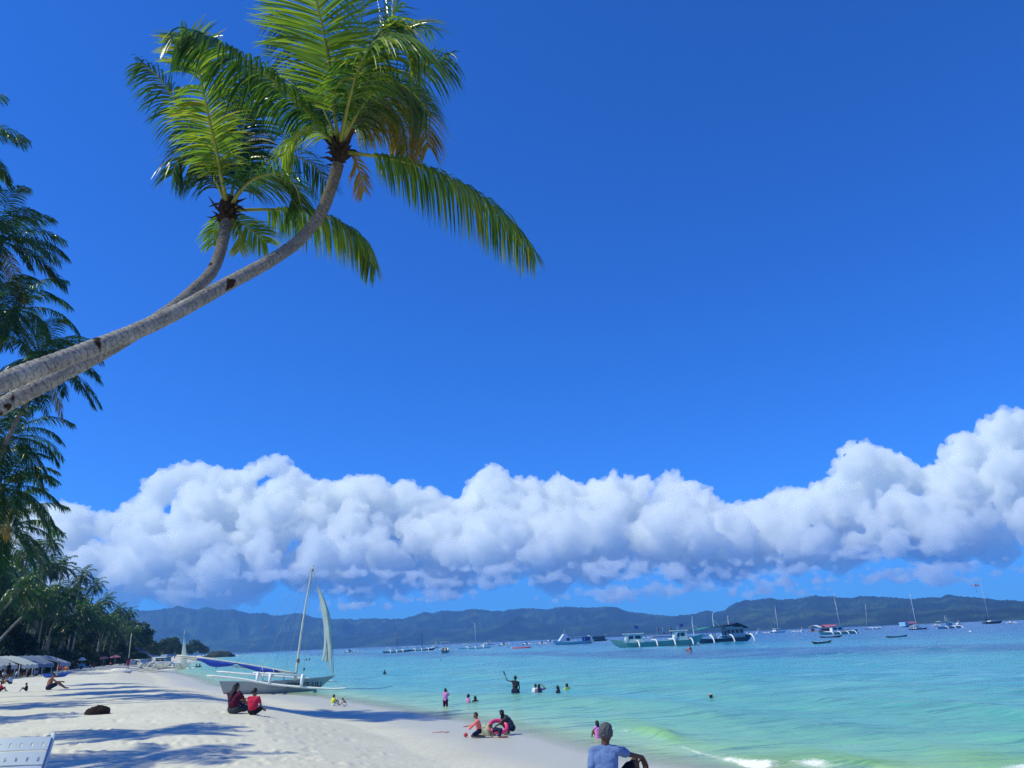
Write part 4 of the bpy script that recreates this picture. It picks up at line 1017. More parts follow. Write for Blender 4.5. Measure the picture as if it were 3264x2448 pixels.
def outriggers(parent, L_, B_, H, n, mat, fmat, spread=2.6, x0=.2, x1=.8, fz=.12, flen=(.0, 1.0), thick=.09, rise=.3):
    for s_ in (-1, 1):
        f = MB(); f.tube([(L_ * lerp(*flen, q), s_ * spread, fz + (.25 * max(0, (q - .9) / .1)) + (.12 * max(0, (.06 - q) / .06))) for q in np.linspace(0, 1, 10)], [.03] + [thick] * 8 + [.03], 7)
        f.build('outrigger_float', fmat, parent, True)
    for k in range(n):
        x = L_ * lerp(x0, x1, k / max(1, n - 1)); a = MB()
        P = [(x, -spread, fz), (x, -spread * .86, H * .75 + rise * .5), (x, -spread * .6, H + rise), (x, 0, H + rise * 1.1), (x, spread * .6, H + rise), (x, spread * .86, H * .75 + rise * .5), (x, spread, fz)]
        a.tube([tuple(v_) for v_ in crom(P, 22)], thick * 1.15, 7); a.build('crossbeam', mat, parent, True)
def mast(parent, x, y, z0, z1, r=.06, mat=None, lean=(0, 0), name='mast'):
    m = MB(); m.tube([(x, y, z0), (x + lean[0] * .5, y + lean[1] * .5, (z0 + z1) / 2), (x + lean[0], y + lean[1], z1)], [r, r * .9, r * .6], 8); return m.build(name, mat or white, parent, True)
def stays(parent, top, feet, r=.012):
    for f in feet:
        m = MB(); m.tube([top, f], r, 4); m.build('stay', rope, parent)

# ---- the outrigger sailboat drawn up at the water's edge
pa = at_d(716, 2198, 60.0); pb = at_d(1040, 2190, 62.6); pa.z = pb.z = 0
R_, L_ = boat_root('outrigger_sailboat', 'grey outrigger sailboat with bundled blue sail, slack jib and bow lettering at the water edge', 'sailboat', pa, pb, .02)
L_ = (pb - pa).length
R_.rotation_euler = (0, rad(1.0), R_.rotation_euler.z)
bpy.context.view_layer.update(); MI = R_.matrix_world.inverted()
def lp(px, py, dy): return MI @ at_d(px, py, 61.2 + dy)
hullm = simple('weathered_hull_paint', (.34, .38, .40), .55, .16, 1.2, .35, bump=.2)
hu = hull_mesh(L_, 1.05, .92, 'hull', hullm, R_, bow=.22, stern=.12, rake=.085, srake=.06, full=.42, n=26, deck=.10)
m = MB(); m.tube([tuple(v_) for v_ in crom([lp(658, 2153, -2.4), lp(760, 2163, -2.3), lp(860, 2180, -2.2), lp(962, 2190, -2.1), lp(1060, 2196, -2.0), lp(1112, 2193, -1.9)], 24)], [.04] + [.075] * 22 + [.03], 8); m.build('outrigger_float', white, R_, True)
m = MB(); m.tube([tuple(v_) for v_ in crom([lp(690, 2140, 3.2), lp(800, 2150, 3.0), lp(960, 2162, 3.2), lp(1075, 2172, 3.3)], 18)], [.04] + [.075] * 16 + [.03], 8); m.build('outrigger_float', white, R_, True)
for (x0, yt, yb) in ((821, 2146, 2177), (861, 2150, 2181), (963, 2153, 2190)):
    a = MB(); P = [lp(x0 - 2, yb, -2.2), lp(x0 - .5, lerp(yt, yb, .45), -2.15), lp(x0 + 1, yt + 1, -2.0), lp(x0 + 3, yt + 1, -1.2), lp(x0 + 5, yt + 1, 0), lp(x0 + 7, yt, 1.6), lp(x0 + 8, yt + 8, 3.0)]
    a.tube([tuple(v_) for v_ in crom([tuple(q) for q in P], 24)], [.11] * 10 + [.085] * 14, 9); a.build('crossbeam', white, R_, True)
for dy in (-1.7, -.55, .6):
    a = MB(); a.tube([lp(806, 2144 + (dy + 1.7) * -.6, dy), lp(880, 2148 + (dy + 1.7) * -.6, dy), lp(966, 2153 + (dy + 1.7) * -.6, dy)], .045, 7); a.build('deck_pole', white, R_, True)
for x0 in (838, 905, 940):
    a = MB(); a.tube([lp(x0, 2149, 0), lp(x0 - 1, 2170, 0)], .05, 7); a.build('strut', white, R_, True)
MT = lp(997, 1806, 0); MBs = lp(942, 2166, 0)
m = MB(); m.tube([tuple(MBs.lerp(MT, q) + Vector((-.10 * math.sin(q * math.pi), 0, 0))) for q in np.linspace(0, 1, 26)], [lerp(.085, .05, q) * (1.12 if i % 3 == 0 else 1) for i, q in enumerate(np.linspace(0, 1, 26))], 10); mst = m.build('mast', bamboo, R_, True)
m = MB(); m.tube([MT + Vector((0, 0, -.35)), MT + Vector((.02, 0, .12))], [.06, .02], 8); m.build('mast_cap', dkb, mst, True)
m = MB(); c_ = lp(950, 2106, 0); m.ell(c_, (.13, .13, .22), 10, 8); m.build('rope_lashing', gwood, mst, True)
SA, SB = lp(563, 2089, -1.3), lp(944, 2147, -.1)
m = MB(); m.tube([tuple(SA.lerp(SB, q) + Vector((0, 0, .10 * math.sin(q * math.pi)))) for q in np.linspace(0, 1, 16)], [.05] + [.075] * 14 + [.06], 8); m.build('boom', bamboo, R_, True)
m = MB(); m.tube([tuple(SA.lerp(SB, q) + Vector((0, .12, -.10 - .05 * math.sin(q * 3)))) for q in np.linspace(.04, .98, 12)], .045, 7); m.build('gaff', bamboo, R_, True)
blue = simple('blue_sailcloth', (.030, .085, .46), .7, .22, 2.2, .2, bump=.5)
low = [(628, 2102), (650, 2113), (665, 2122), (690, 2126), (715, 2125), (738, 2122), (752, 2114), (768, 2123), (790, 2131), (815, 2138), (842, 2143), (868, 2141), (892, 2142)]
rings = []
for i, (px, py) in enumerate(low):
    q = (px - 563) / (944 - 563); top = SA.lerp(SB, q) + Vector((0, 0, .10)); dyb = lerp(-1.3, -.1, q); bot = lp(px, py, dyb); h = (top - bot).length
    ring = []
    for k in range(14):
        an = 2 * math.pi * k / 14; s_ = (math.cos(an) + 1) / 2; wob = 1 + .18 * math.sin(an * 3 + i * 1.3) + .1 * math.sin(i * 2.1 + k)
        c3 = bot.lerp(top, s_); ring.append(c3 + Vector((.05 * math.sin(an * 2 + i), math.sin(an) * (.10 + .10 * h) * wob * (.4 if i in (0, len(low) - 1) else 1), .03 * math.sin(k * 2.1 + i))))
    rings.append(ring)
m = MB(); m.loft(rings); m.build('furled_sail', blue, R_, True)
for px in (834, 869):
    m = MB(); q = (px - 563) / 381; c3 = SA.lerp(SB, q); m.tube([c3 + Vector((0, -.2, .12)), c3 + Vector((.1, -.22, -.3)), c3 + Vector((.12, -.05, -.42))], .02, 5); m.build('sail_tie', white, R_, True)
jib = simple('old_sailcloth', (.50, .60, .58), .8, .12, 1.0, .2, trans=.35)
def cloth_strip(left, right, dyl, dyr, name, belly=.5):
    n = 16; A = crom([tuple(lp(x, y, dyl)) for x, y in left], n); B__ = crom([tuple(lp(x, y, dyr)) for x, y in right], n); mb = MB(); rows = []
    for i in range(n):
        row = []
        for k in range(7):
            u_ = k / 6; p_ = A[i] * (1 - u_) + B__[i] * u_; p_ = p_ + np.array([0, -belly * math.sin(u_ * math.pi) * math.sin(i / (n - 1) * math.pi) + .05 * math.sin(k * 2.3 + i * .6), 0]); row.append(tuple(p_))
        rows.append(row)
    for i in range(n - 1):
        for k in range(6): mb.quad(rows[i][k], rows[i][k + 1], rows[i + 1][k + 1], rows[i + 1][k])
    o_ = mb.build(name, jib, R_, True); return o_
cloth_strip([(1009, 1861), (1020, 1921), (1030, 1984), (1035, 2030), (1042, 2062), (1047, 2112), (1062, 2158)], [(1010, 1861), (1033, 1905), (1049, 1956), (1057, 2006), (1059, 2062), (1058, 2118), (1064, 2161)], .15, -.2, 'jib')
cloth_strip([(1031, 1990), (1033, 2046), (1030, 2078), (1026, 2104)], [(1034, 1990), (1042, 2050), (1045, 2090), (1047, 2112)], .35, .1, 'jib_fold', .25)
m = MB(); m.tube([tuple(v_) for v_ in crom([tuple(MT), tuple(lp(1010, 1861, -.1)), tuple(lp(1050, 1956, -.2)), tuple(lp(1060, 2062, -.2)), tuple(lp(1064, 2163, -.2))], 22)], .016, 5); m.build('forestay', rope, R_)
stays(R_, tuple(MT), [tuple(lp(823, 2150, -1.9)), tuple(lp(862, 2152, 1.6)), tuple(lp(905, 2150, .5)), tuple(lp(965, 2155, 1.9)), tuple(lp(720, 2158, 0))], .011)
def lettering(text, size, parent, loc, rot, mat, name='lettering', ext=.006, shear=.12):
    cu = bpy.data.curves.new(name, 'FONT'); cu.body = text; cu.size = size; cu.extrude = ext; cu.offset = size * .022; cu.shear = shear; cu.space_character = 1.08; cu.resolution_u = 3
    tmp = bpy.data.objects.new('tmp', cu); COL.objects.link(tmp); bpy.context.view_layer.update()
    me = bpy.data.meshes.new_from_object(tmp.evaluated_get(bpy.context.evaluated_depsgraph_get())); bpy.data.objects.remove(tmp); me.materials.clear(); me.materials.append(mat)
    o_ = bpy.data.objects.new(name, me); COL.objects.link(o_); o_.parent = parent; o_.location = loc; o_.rotation_euler = rot; return o_
ink = simple('black_lettering', (.012, .013, .018), .6)
# the hull side leans out; letters ride just off its skin
x0 = (903 - 716) / (1040 - 716) * L_
lettering("GEPIN'S LILI", .47, R_, (x0, -.545, .42), (rad(83), 0, rad(.8)), ink)

# ---- boats at anchor
def seg(px0, py0, px1, py1, yaw=0.0):
    a, b_ = at_z(px0, py0), at_z(px1, py1)
    D = (a.y + b_.y) / 2; v0, v1 = ray(px0, py0), ray(px1, py1)
    a = Vector((v0.x / v0.y * D * (1 - yaw * .5), D * (1 - yaw * .5), 0)); b_ = Vector((v1.x / v1.y * D * (1 + yaw * .5), D * (1 + yaw * .5), 0)); return a, b_
def segD(px0, px1, D):
    v0, v1 = ray(px0, 2040), ray(px1, 2040); return Vector((v0.x / v0.y * D, D, 0)), Vector((v1.x / v1.y * D, D * 1.01, 0))
# green double-cabin outrigger
a, b_ = segD(1962, 2236, 200); R_, L_ = boat_root('outrigger_boat', 'long green outrigger boat with two pale cabins, anchored nearest in the row', 'boat', a, b_, -.35)
hull_mesh(L_, 2.4, 1.75, 'hull', teal, R_, bow=1.3, stern=.9, rake=.06, srake=.07, transom=False)
outriggers(R_, L_, 2.4, 1.6, 4, white, simple('float_dark_green', (.06, .16, .14), .6), 3.6, .24, .87, .5, (.08, .93), .14, .45)
cabin(R_, L_ * .11, L_ * .33, 2.1, 1.65, 3.7, simple('cabin_pale_green', (.55, .66, .62), .5, .1), .35, 2, white)
cabin(R_, L_ * .68, L_ * .86, 2.0, 1.75, 4.0, simple('cabin_pale_green', (.55, .66, .62), .5, .1), .5, 2, white)
for k, (x, lf) in enumerate(((.10, .35), (.675, .5))):
    mb = MB(); mb._add([(L_ * x - .1, -1.1, 1.7), (L_ * x + .5, -1.1, 1.7), (L_ * x + 1.3, -1.1, 3.8), (L_ * x + .7, -1.1, 3.8), (L_ * x - .1, -1.0, 1.7), (L_ * x + .5, -1.0, 1.7), (L_ * x + 1.3, -1.0, 3.8), (L_ * x + .7, -1.0, 3.8)], [(0, 1, 2, 3), (7, 6, 5, 4), (0, 4, 5, 1), (1, 5, 6, 2), (2, 6, 7, 3), (3, 7, 4, 0)]); mb.build('brace_panel', white, R_)
for fx in (.26, .80):
    mb = MB(); mb.box((L_ * fx, 0, 5.2), (.8, .04, .8)); mb.box((L_ * fx - .45, 0, 4.6), (.06, .06, 2.2)); mb.build('signal_flag', bluep, R_)
# big blue boat with green awning
a, b_ = segD(2226, 2412, 218); b_ = b_ + Vector((0, 4, 0)); R_, L_ = boat_root('outrigger_boat', 'dark blue tour boat with green awning, dark roof and three white spars', 'boat', a, b_, -.4)
hull_mesh(L_, 2.6, 1.6, 'hull', simple('hull_dark_grey', (.10, .12, .16), .6, .25), R_, bow=1.0, stern=.3, rake=.05, srake=.05, transom=False)
outriggers(R_, L_, 2.6, 1.9, 3, white, bluep, 3.8, .15, .92, .3, (-.04, 1.1), .17, .5)
mb = MB(); mb.box((L_ * .53, -2.1, 2.35), (L_ * .86, .22, .16)); mb.build('side_rail', white, R_)
cabin(R_, L_ * .50, L_ * .86, 2.3, 1.7, 4.5, simple('cabin_grey', (.42, .43, .46), .6, .15), .1, 4)
mb = MB(); mb.loft([[Vector((L_ * x, y, z)) for x, z in ((-.02, 4.15), (.2, 4.75), (.45, 4.7), (.48, 4.6), (.48, 4.5), (.2, 4.6), (-.02, 4.05))] for y in (-1.7, 1.7)]); mb.build('awning', simple('green_tarpaulin', (.03, .26, .19), .6, .12), R_)
mb = MB(); mb.loft([[Vector((L_ * x, y, z)) for x, z in ((.43, 4.95), (.62, 5.2), (.72, 5.6), (.86, 4.7), (.92, 4.2), (.92, 4.0), (.72, 4.8), (.43, 4.6))] for y in (-1.6, 1.6)]); mb.build('roof', dkb, R_)
for x in (0.03, .12, .25, .42): mast(R_, L_ * x, -1.5, 1.5, 4.5, .05, gwood, name='awning_post')
for x, zt, cv in ((-.06, 7.6, .25), (.34, 8.8, .9), (.63, 7.5, .1)):
    m = MB(); m.tube([tuple(v_) for v_ in crom([(L_ * x, 0, 1.6), (L_ * x - .25, 0, 4.5), (L_ * x - .3, 0, zt - 1), (L_ * x - .3 + cv, 0, zt)], 14)], [.13] * 6 + [.10] * 4 + [.07, .06, .05, .04], 7); m.build('spar', white, R_, True)
    m = MB(); m.tube([(L_ * x - .25, 0, zt - 2.2), (L_ * x + 3.2, -1.0, 2.6)], .05, 5); m.build('stay', white, R_)
mb = MB(); mb.box((L_ * .5, -.9, 2.6), (.5, .4, 1.7)); mb.build('deck_locker', dkb, R_)

def catamaran(px0, px1, D, label, masth=0, hl=None):
    a, b_ = segD(px0, px1, D); R_, L_ = boat_root('catamaran', label, 'catamaran', a, b_, -.3)
    for s_ in (-1, 1):
        h_ = hull_mesh(L_, 1.5, 1.5, 'hull', hl or white, R_, bow=.7, stern=.1, rake=.05); h_.location = (0, s_ * L_ * .17, 0)
    mb = MB(); mb.box((L_ * .45, 0, 1.55), (L_ * .62, L_ * .34, .3)); mb.build('deck', white, R_)
    cabin(R_, L_ * .22, L_ * .68, L_ * .28, 1.7, 1.7 + L_ * .14, white, .9, 4, white)
    if masth:
        m_ = mast(R_, L_ * .58, 0, 1.8, masth, .16); mb = MB(); mb.box((L_ * .58, 0, masth * .62), (.1, L_ * .16, .12)); mb.build('spreader', white, m_)
        m = MB(); m.tube([(L_ * .56, 0, 3.6), (L_ * .12, 0, 3.8)], [.3, .22], 8); m.build('sail_cover', simple('sail_cover_pale', (.6, .66, .72), .7), R_, True)
        stays(R_, (L_ * .58, 0, masth * .98), [(L_ * .98, 0, 2.0), (L_ * .1, L_ * .17, 1.8), (L_ * .1, -L_ * .17, 1.8)], .05)
    return R_, L_
# white pyramid-shaped ferry
a, b_ = segD(1772, 1893, 400); R_, L_ = boat_root('ferry', 'white ferry with a peaked front superstructure and a cream ramp', 'ferry', a, b_, -.4)
hull_mesh(L_, 4.2, 1.8, 'hull', white, R_, bow=.5, stern=.8, rake=.06, srake=.1)
mb = MB(); mb.loft([[Vector((x, y * k, z)) for x, z in ((L_ * .05, 1.8), (L_ * .42, 1.8), (L_ * .36, 3.4), (L_ * .27, 5.2), (L_ * .2, 5.4))] for y, k in ((-1.8, 1), (1.8, 1))]); cb = mb.build('superstructure', simple('boat_pale_blue', (.55, .62, .70), .5, .1), R_)
for s_ in (-1, 1):
    mb = MB(); mb.ell((L_ * .30, s_ * 1.8, 2.9), (.9, .06, .8), 14, 6); mb.build('window', dkb, cb, True)
mb = MB(); mb.box((L_ * .66, 0, 3.95), (L_ * .66, 3.4, .2)); mb.build('roof', white, R_)
for x in (.5, .62, .74): mast(R_, L_ * x, -1.6, 1.8, 3.9, .08, white, name='roof_post')
mb = MB(); mb.loft([[Vector((L_ * .88, y, 4.3)), Vector((L_ * .93, y, 4.3)), Vector((L_ * .99, y, 1.2)), Vector((L_ * .95, y, .9)), Vector((L_ * .92, y, 1.4))] for y in (-1.7, 1.7)]); mb.build('ramp', cream, R_)
mb = MB(); mb.box((L_ * .8, 0, 2.9), (L_ * .14, 3.2, 2.0)); mb.build('rear_cabin', bluep, R_)
mast(R_, L_ * .24, 0, 5.2, 8.0, .08)
stays(R_, (L_ * .24, 0, 7.6), [(L_ * .1, -1, 3.4), (L_ * .4, 1, 3)], .04)
# houseboat
a, b_ = segD(1884, 1936, 560); R_, L_ = boat_root('houseboat', 'brown houseboat with three dark windows and a flat grey roof behind the ferry', 'houseboat', a, b_, -.3)
hull_mesh(L_, 3.6, 1.2, 'hull', simple('hull_dark_green', (.05, .08, .07), .6), R_, bow=.3, stern=.1)
cabin(R_, L_ * .04, L_ * .84, 3.2, 1.15, 3.6, simple('brown_boards', (.20, .14, .12), .7, .2), .05, 3)
mb = MB(); mb.box((L_ * .42, 0, 3.75), (L_ * 1.12, 4.2, .22)); mb.build('roof', greyp, R_)
mb = MB(); mb.box((-L_ * .25, 0, 3.6), (L_ * .34, 3.2, .7), taper=.5); mb.build('rear_awning', greyp, R_)
mast(R_, -L_ * .4, 0, .3, 3.4, .07, name='awning_post'); mast(R_, L_ * .95, 0, 1.2, 5.2, .08)
# red inflatable
a, b_ = segD(1633, 1688, 300); r_ = thing('inflatable_boat', 'long red inflatable tube boat floating alone', 'inflatable boat', ((a + b_) / 2).to_tuple(), .02)
L_ = (b_ - a).length
for s_ in (-1, 1):
    m = MB(); m.tube([(-L_ / 2, s_ * .3, .3), (-L_ * .46, s_ * .42, .22), (0, s_ * .45, .2), (L_ * .44, s_ * .42, .3), (L_ * .5, s_ * .25, .55)], [.22, .34, .36, .34, .15], 12); m.build('tube', redp, r_, True)
for x in (-.3, -.1, .1, .3): m = MB(); m.box((L_ * x, 0, .45), (.35, .7, .12)); m.build('seat', dkb, r_)
m = MB(); m.ell((-L_ * .5, 0, .35), (.3, .4, .26), 10, 8); m.build('nose', cream, r_, True)
# white motorboat seen from astern
p = at_z(1418, 2084); R_ = thing('motorboat', 'white motorboat seen from behind with two dark outboard engines and a flat sunshade', 'motorboat', p, rad(96))
hull_mesh(6.5, 3.2, 1.5, 'hull', simple('boat_offwhite', (.66, .70, .66), .4), R_, bow=.7, stern=.0, z0=-.35, rake=.08)
for y in (-.45, .5):
    e = MB(); e.box((-.35, y, 1.35), (.6, .55, .85), taper=.75); e.box((-.35, y, .5), (.28, .22, 1.1)); e.build('outboard_engine', simple('engine_grey', (.06, .07, .09), .35), R_)
for x in (1.0, 3.2):
    for y in (-1.15, 1.15): mast(R_, x, y, 1.0, 3.4, .04, name='awning_post')
mb = MB(); mb.box((2.1, 0, 3.45), (3.2, 2.9, .14)); mb.build('sunshade', white, R_)
mb = MB(); mb.box((2.6, 0, 1.5), (.9, 1.0, 1.1), taper=.8); mb.build('console', white, R_)
for y in (-1.45, 1.45): mb = MB(); mb.tube([(0, y, 1.2), (3.5, y * 1.0, 1.25), (5.6, y * .35, 1.7)], .14, 7); mb.build('rub_rail', cream, R_, True)
# outrigger sailboats with masts
def paraw(px0, px1, D, label, hullmat, mastmat, mh, lean=0, spars=True, fl=white, n=3, name='outrigger_sailboat', mx_=.55, slant=0):
    a, b_ = segD(px0, px1, D); R_, L_ = boat_root(name, label, 'sailboat', a, b_, -.25)
    hull_mesh(L_, 1.2, .95, 'hull', hullmat, R_, bow=.5, stern=.3, rake=.05, transom=False)
    outriggers(R_, L_, 1.2, .9, n, fl, fl, 3.2, .25, .75, .22, (.05, .95), .13, .6)
    mast(R_, L_ * mx_, 0, .9, mh, .13, mastmat, (lean, 0))
    if spars:
        m = MB(); m.tube([(L_ * mx_, 0, 1.5), (L_ * (mx_ + .5), .3, 3.2)], .12, 6); m.build('boom', bamboo, R_, True)
        m = MB(); m.tube([(L_ * mx_, 0, 1.4), (L_ * (mx_ - .42), .3, 2.6)], .16, 7); m.build('furled_sail', greyp, R_, True)
    stays(R_, (L_ * mx_ + lean, 0, mh * .95), [(L_ * .98, 0, 1.2), (L_ * .04, 0, 1.1)], .03)
    return R_, L_
paraw(1299, 1380, 384, 'dark red outrigger sailboat with a bare dark mast', simple('hull_dark_red', (.16, .02, .04), .6), dkb, 11.5)
paraw(1222, 1297, 345, 'grey outrigger sailboat with white arms beside the dark red one', simple('hull_slate', (.16, .20, .26), .6), gwood, 9.5)
paraw(1462, 1560, 360, 'pale outrigger sailboat with a thin grey mast, left of the red inflatable', white, greyp, 11.5, -.3)
paraw(2764, 2832, 560, 'white outrigger sailboat carrying two tall poles crossed at the tips', greyp, bamboo, 17, 2.2, False, mx_=.12)
mast(bpy.data.objects[-1] if False else R_, 0, 0, 0, .5, .02) if False else None
def yacht(px0, px1, D, label, mh, hm, cover, lean=0, mx_=.55, name='sailing_yacht', cabw=1):
    a, b_ = segD(px0, px1, D); R_, L_ = boat_root(name, label, 'yacht', a, b_, -.4)
    hull_mesh(L_, L_ * .27, L_ * .11, 'hull', hm, R_, bow=L_ * .03, stern=.05, rake=.06, srake=-.03, deck=.05)
    cabin(R_, L_ * .3, L_ * .66, L_ * .16, L_ * .11, L_ * .11 + L_ * .05, white, .8, 3, None)
    m_ = mast(R_, L_ * mx_, 0, L_ * .1, mh, .13, white, (lean, 0)); mb = MB(); mb.box((L_ * mx_ + lean * .6, 0, mh * .6), (.08, L_ * .14, .08)); mb.build('spreader', white, m_)
    m = MB(); m.tube([(L_ * mx_, 0, L_ * .2 + .3), (L_ * .3, 0, L_ * .19 + .2), (L_ * .04, 0, L_ * .2 + .2)], [.32, .38, .15], 8); m.build('sail_cover', cover, R_, True)
    stays(R_, (L_ * mx_ + lean, 0, mh * .98), [(L_ * 1.0, 0, L_ * .15), (L_ * .02, 0, L_ * .14)], .035)
    return R_, L_
yacht(2906, 2974, 358, 'dark hulled sailing yacht with a cream covered boom and a tall white mast', 15.8, dkb, cream, -.2, .44)
yacht(3148, 3222, 640, 'large dark sailing yacht with a black sail cover, beneath the parasail', 33, dkb, simple('black_cover', (.02, .02, .03), .7), 0, .32)
yacht(2668, 2722, 520, 'sailing yacht with a tall thin mast anchored behind the green and white outrigger', 24, greyp, greyp, -1, .4)
catamaran(2463, 2509, 700, 'white sailing catamaran with a tall mast and swept deckhouse', 23)
def banca(px0, px1, D, label, hm, roof, n=3, cab=(.35, .6), group=None, cmat=None, pole=0, ch=2.0):
    a, b_ = segD(px0, px1, D); R_, L_ = boat_root('outrigger_boat', label, 'boat', a, b_, -.3, group=group); k = min(1, L_ / 13)
    hull_mesh(L_, 1.9 * k, 1.3 * k, 'hull', hm, R_, bow=.9 * k, stern=.5 * k, rake=.05, transom=False)
    outriggers(R_, L_, 1.9 * k, 1.2 * k, n, white, white, 3.4 * k, .22, .85, .3, (.05, .98), .13, .35)
    cabin(R_, L_ * cab[0], L_ * cab[1], 1.7 * k, 1.25 * k, (1.25 + ch) * k, cmat or white, .2, 2, roof)
    if pole:
        for dx in (-.5, .5): mast(R_, L_ * cab[0] + dx, 0, 3 * k, pole, .06)
        mb = MB(); mb.box((L_ * cab[0], 0, pole), (1.2, .1, .1)); mb.build('crossbar', white, R_)
    return R_, L_
banca(2618, 2746, 305, 'green and white outrigger boat with bright deck cabins and a dark awning', teal, dkb, 4, (.30, .62), ch=2.2)
R_, L_ = banca(2998, 3086, 350, 'white outrigger boat with a goalpost frame between the two sailing yachts', greyp, white, 3, (.42, .62), pole=6.0)
mb = MB(); mb.box((L_ * .22, 0, 3.6), (L_ * .34, 2.4, .14)); mb.build('awning', white, R_)
for i, (x0, x1, D) in enumerate([(1588, 1622, 560), (1664, 1692, 520), (1712, 1742, 500), (1540, 1574, 700), (1740, 1765, 820), (2380, 2404, 620), (2412, 2436, 700), (2440, 2460, 640), (2532, 2552, 640), (2556, 2576, 760), (2048, 2072, 640), (1905, 1925, 900), (2178, 2204, 520), (2262, 2290, 600), (2306, 2330, 560), (1376, 1398, 620), (655, 672, 900), (2990, 3012, 700), (3060, 3088, 820), (3226, 3262, 560)]):
    if i < 2 or i % 3: banca(x0, x1, D, 'tiny white outrigger boat in the far line of anchored boats', [white, greyp, cream][i % 3], [white, bluep, white][i % 3], 3, (.3, .6), 'tiny outrigger boats far out')
    else: yacht(x0, x1, D, 'tiny white motor cruiser in the far line of anchored boats', 5, white, white, name='motor_cruiser')
for o_ in [q for q in COL.objects if q.name.startswith('motor_cruiser')]: o_['group'] = 'tiny cruisers far out'; o_['category'] = 'boat'
R_, L_ = banca(1098, 1128, 520, 'small pale boat just behind the sail tip of the lettered sailboat', greyp, white, 2, (.3, .6))
def floating_bar(px0, px1, D, label, roofc, extra=None):
    a, b_ = segD(px0, px1, D); R_, L_ = boat_root('floating_bar', label, 'floating platform', a, b_, 0)
    mb = MB(); mb.box((L_ / 2, 0, .35), (L_, 7, .7)); mb.build('platform', gwood, R_)
    mb = MB(); mb.loft([[Vector((x, y, z)) for y, z in ((-4, 3.0), (0, 4.6), (4, 3.0), (4, 2.85), (0, 4.4), (-4, 2.85))] for x in (L_ * .08, L_ * .97)]); mb.build('roof', roofc, R_)
    for k in range(6): mast(R_, L_ * lerp(.1, .95, k / 5), -3.4, .6, 3.0, .1, gwood, name='post')
    mb = MB(); mb.box((L_ * .5, 2.2, 1.4), (L_ * .7, .6, 1.5)); mb.build('counter', simple('dark_red_boards', (.16, .05, .05), .7), R_)
    return R_, L_
floating_bar(2624, 2678, 600, 'floating bar with a pink-red roof', simple('pink_red_roof', (.55, .13, .17), .6))
R_, L_ = floating_bar(2892, 2940, 700, 'floating platform with a long faded red roof and a light blue end wall', simple('faded_red_roof', (.30, .12, .16), .6))
mb = MB(); mb.box((-.5, 0, 2.6), (4.5, 6, 3.4)); mb.build('end_wall', simple('light_blue_sheet', (.25, .50, .72), .6), R_)
R_, L_ = floating_bar(2599, 2621, 560, 'small white-roofed platform left of the pink-roofed bar', white)
# flagged pontoon
a, b_ = segD(2078, 2168, 780); R_, L_ = boat_root('pontoon', 'long dark pontoon flying four tall coloured feather flags', 'pontoon', a, b_, 0)
mb = MB(); mb.box((L_ / 2, 0, .5), (L_, 8, 1.0)); mb.build('deck', gwood, R_)
for k in range(10): mast(R_, L_ * lerp(.02, .98, k / 9), -3.9, -.5, 1.6, .16, gwood, name='pile')
mb = MB(); mb.box((L_ * .5, 1, 2.4), (L_ * .9, 4, .25)); mb.build('low_roof', white, R_)
for k, (u_, c1, c2) in enumerate(((.20, redp, teal), (.40, simple('flag_green', (.25, .6, .4)), redp), (.68, dkb, simple('flag_maroon', (.3, .05, .15))), (.95, simple('flag_mint', (.5, .8, .7)), white))):
    x = L_ * u_; mst = mast(R_, x, -2, 1, 9.5, .09, white, name='flag_pole')
    mb = MB(); mb.loft([[Vector((x + .1, -2 - w_, z)), Vector((x + 1.7 - .5 * (z > 8), -2 - w_ + .05 * math.sin(z), z)), Vector((x + 1.7 - .5 * (z > 8), -1.95, z)), Vector((x + .1, -1.95, z))] for z, w_ in ((6.0, .06), (7.2, .06), (8.4, .06), (9.4, .06))]); mb.build('flag', c1, mst)
    mb = MB(); mb.box((x + 1.0, -2, 4.2), (1.4, .06, 2.2)); mb.build('banner', c2, mst)
mb = MB(); mb.box((L_ * .02, -2, 3.2), (.8, .1, 3.6)); mb.build('sign_board', simple('sign_pink', (.45, .15, .25)), R_)
# canoes
def canoe(px0, py0, px1, py1, label, hm, inner, H=.45):
    a, b_ = seg(px0, py0, px1, py1); R_, L_ = boat_root('canoe', label, 'canoe', a, b_, -.10)
    hull_mesh(L_, .8, H, 'hull', hm, R_, bow=.25, stern=.15, rake=.08, srake=.06, transom=False, deck=.22, n=14)
    for x in (.3, .5, .7): mb = MB(); mb.box((L_ * x, 0, H - .06), (.16, .72, .04)); mb.build('thwart', inner, R_)
    mb = MB(); mb.tube([(L_ * -.03, -.38, H + .16), (L_ * .2, -.40, H), (L_ * .5, -.41, H), (L_ * .8, -.33, H + .08), (L_ * 1.04, -.05, H + .25)], .03, 5); mb.build('gunwale', inner, R_, True)
    return R_
canoe(2616, 2034, 2681, 2032, 'dark canoe with a brown rim, just below the green and white outrigger boat', simple('canoe_black', (.02, .03, .035), .5), simple('canoe_brown', (.24, .12, .08)))
canoe(2592, 2054, 2647, 2050, 'dark canoe with a pale upturned bow, nearest of the empty canoes', simple('canoe_black', (.02, .03, .035), .5), simple('canoe_tan', (.42, .40, .34)))
canoe(2829, 2036, 2888, 2031, 'plain dark green canoe floating apart below the cream covered yacht', simple('canoe_green', (.02, .07, .08), .5), simple('canoe_green2', (.04, .1, .1)))
canoe(2706, 2022, 2736, 2021, 'small blue canoe tied alongside the green and white outrigger boat', simple('canoe_blue', (.03, .06, .16), .5), dkb)
p = at_z(2988 + 105, 2016)
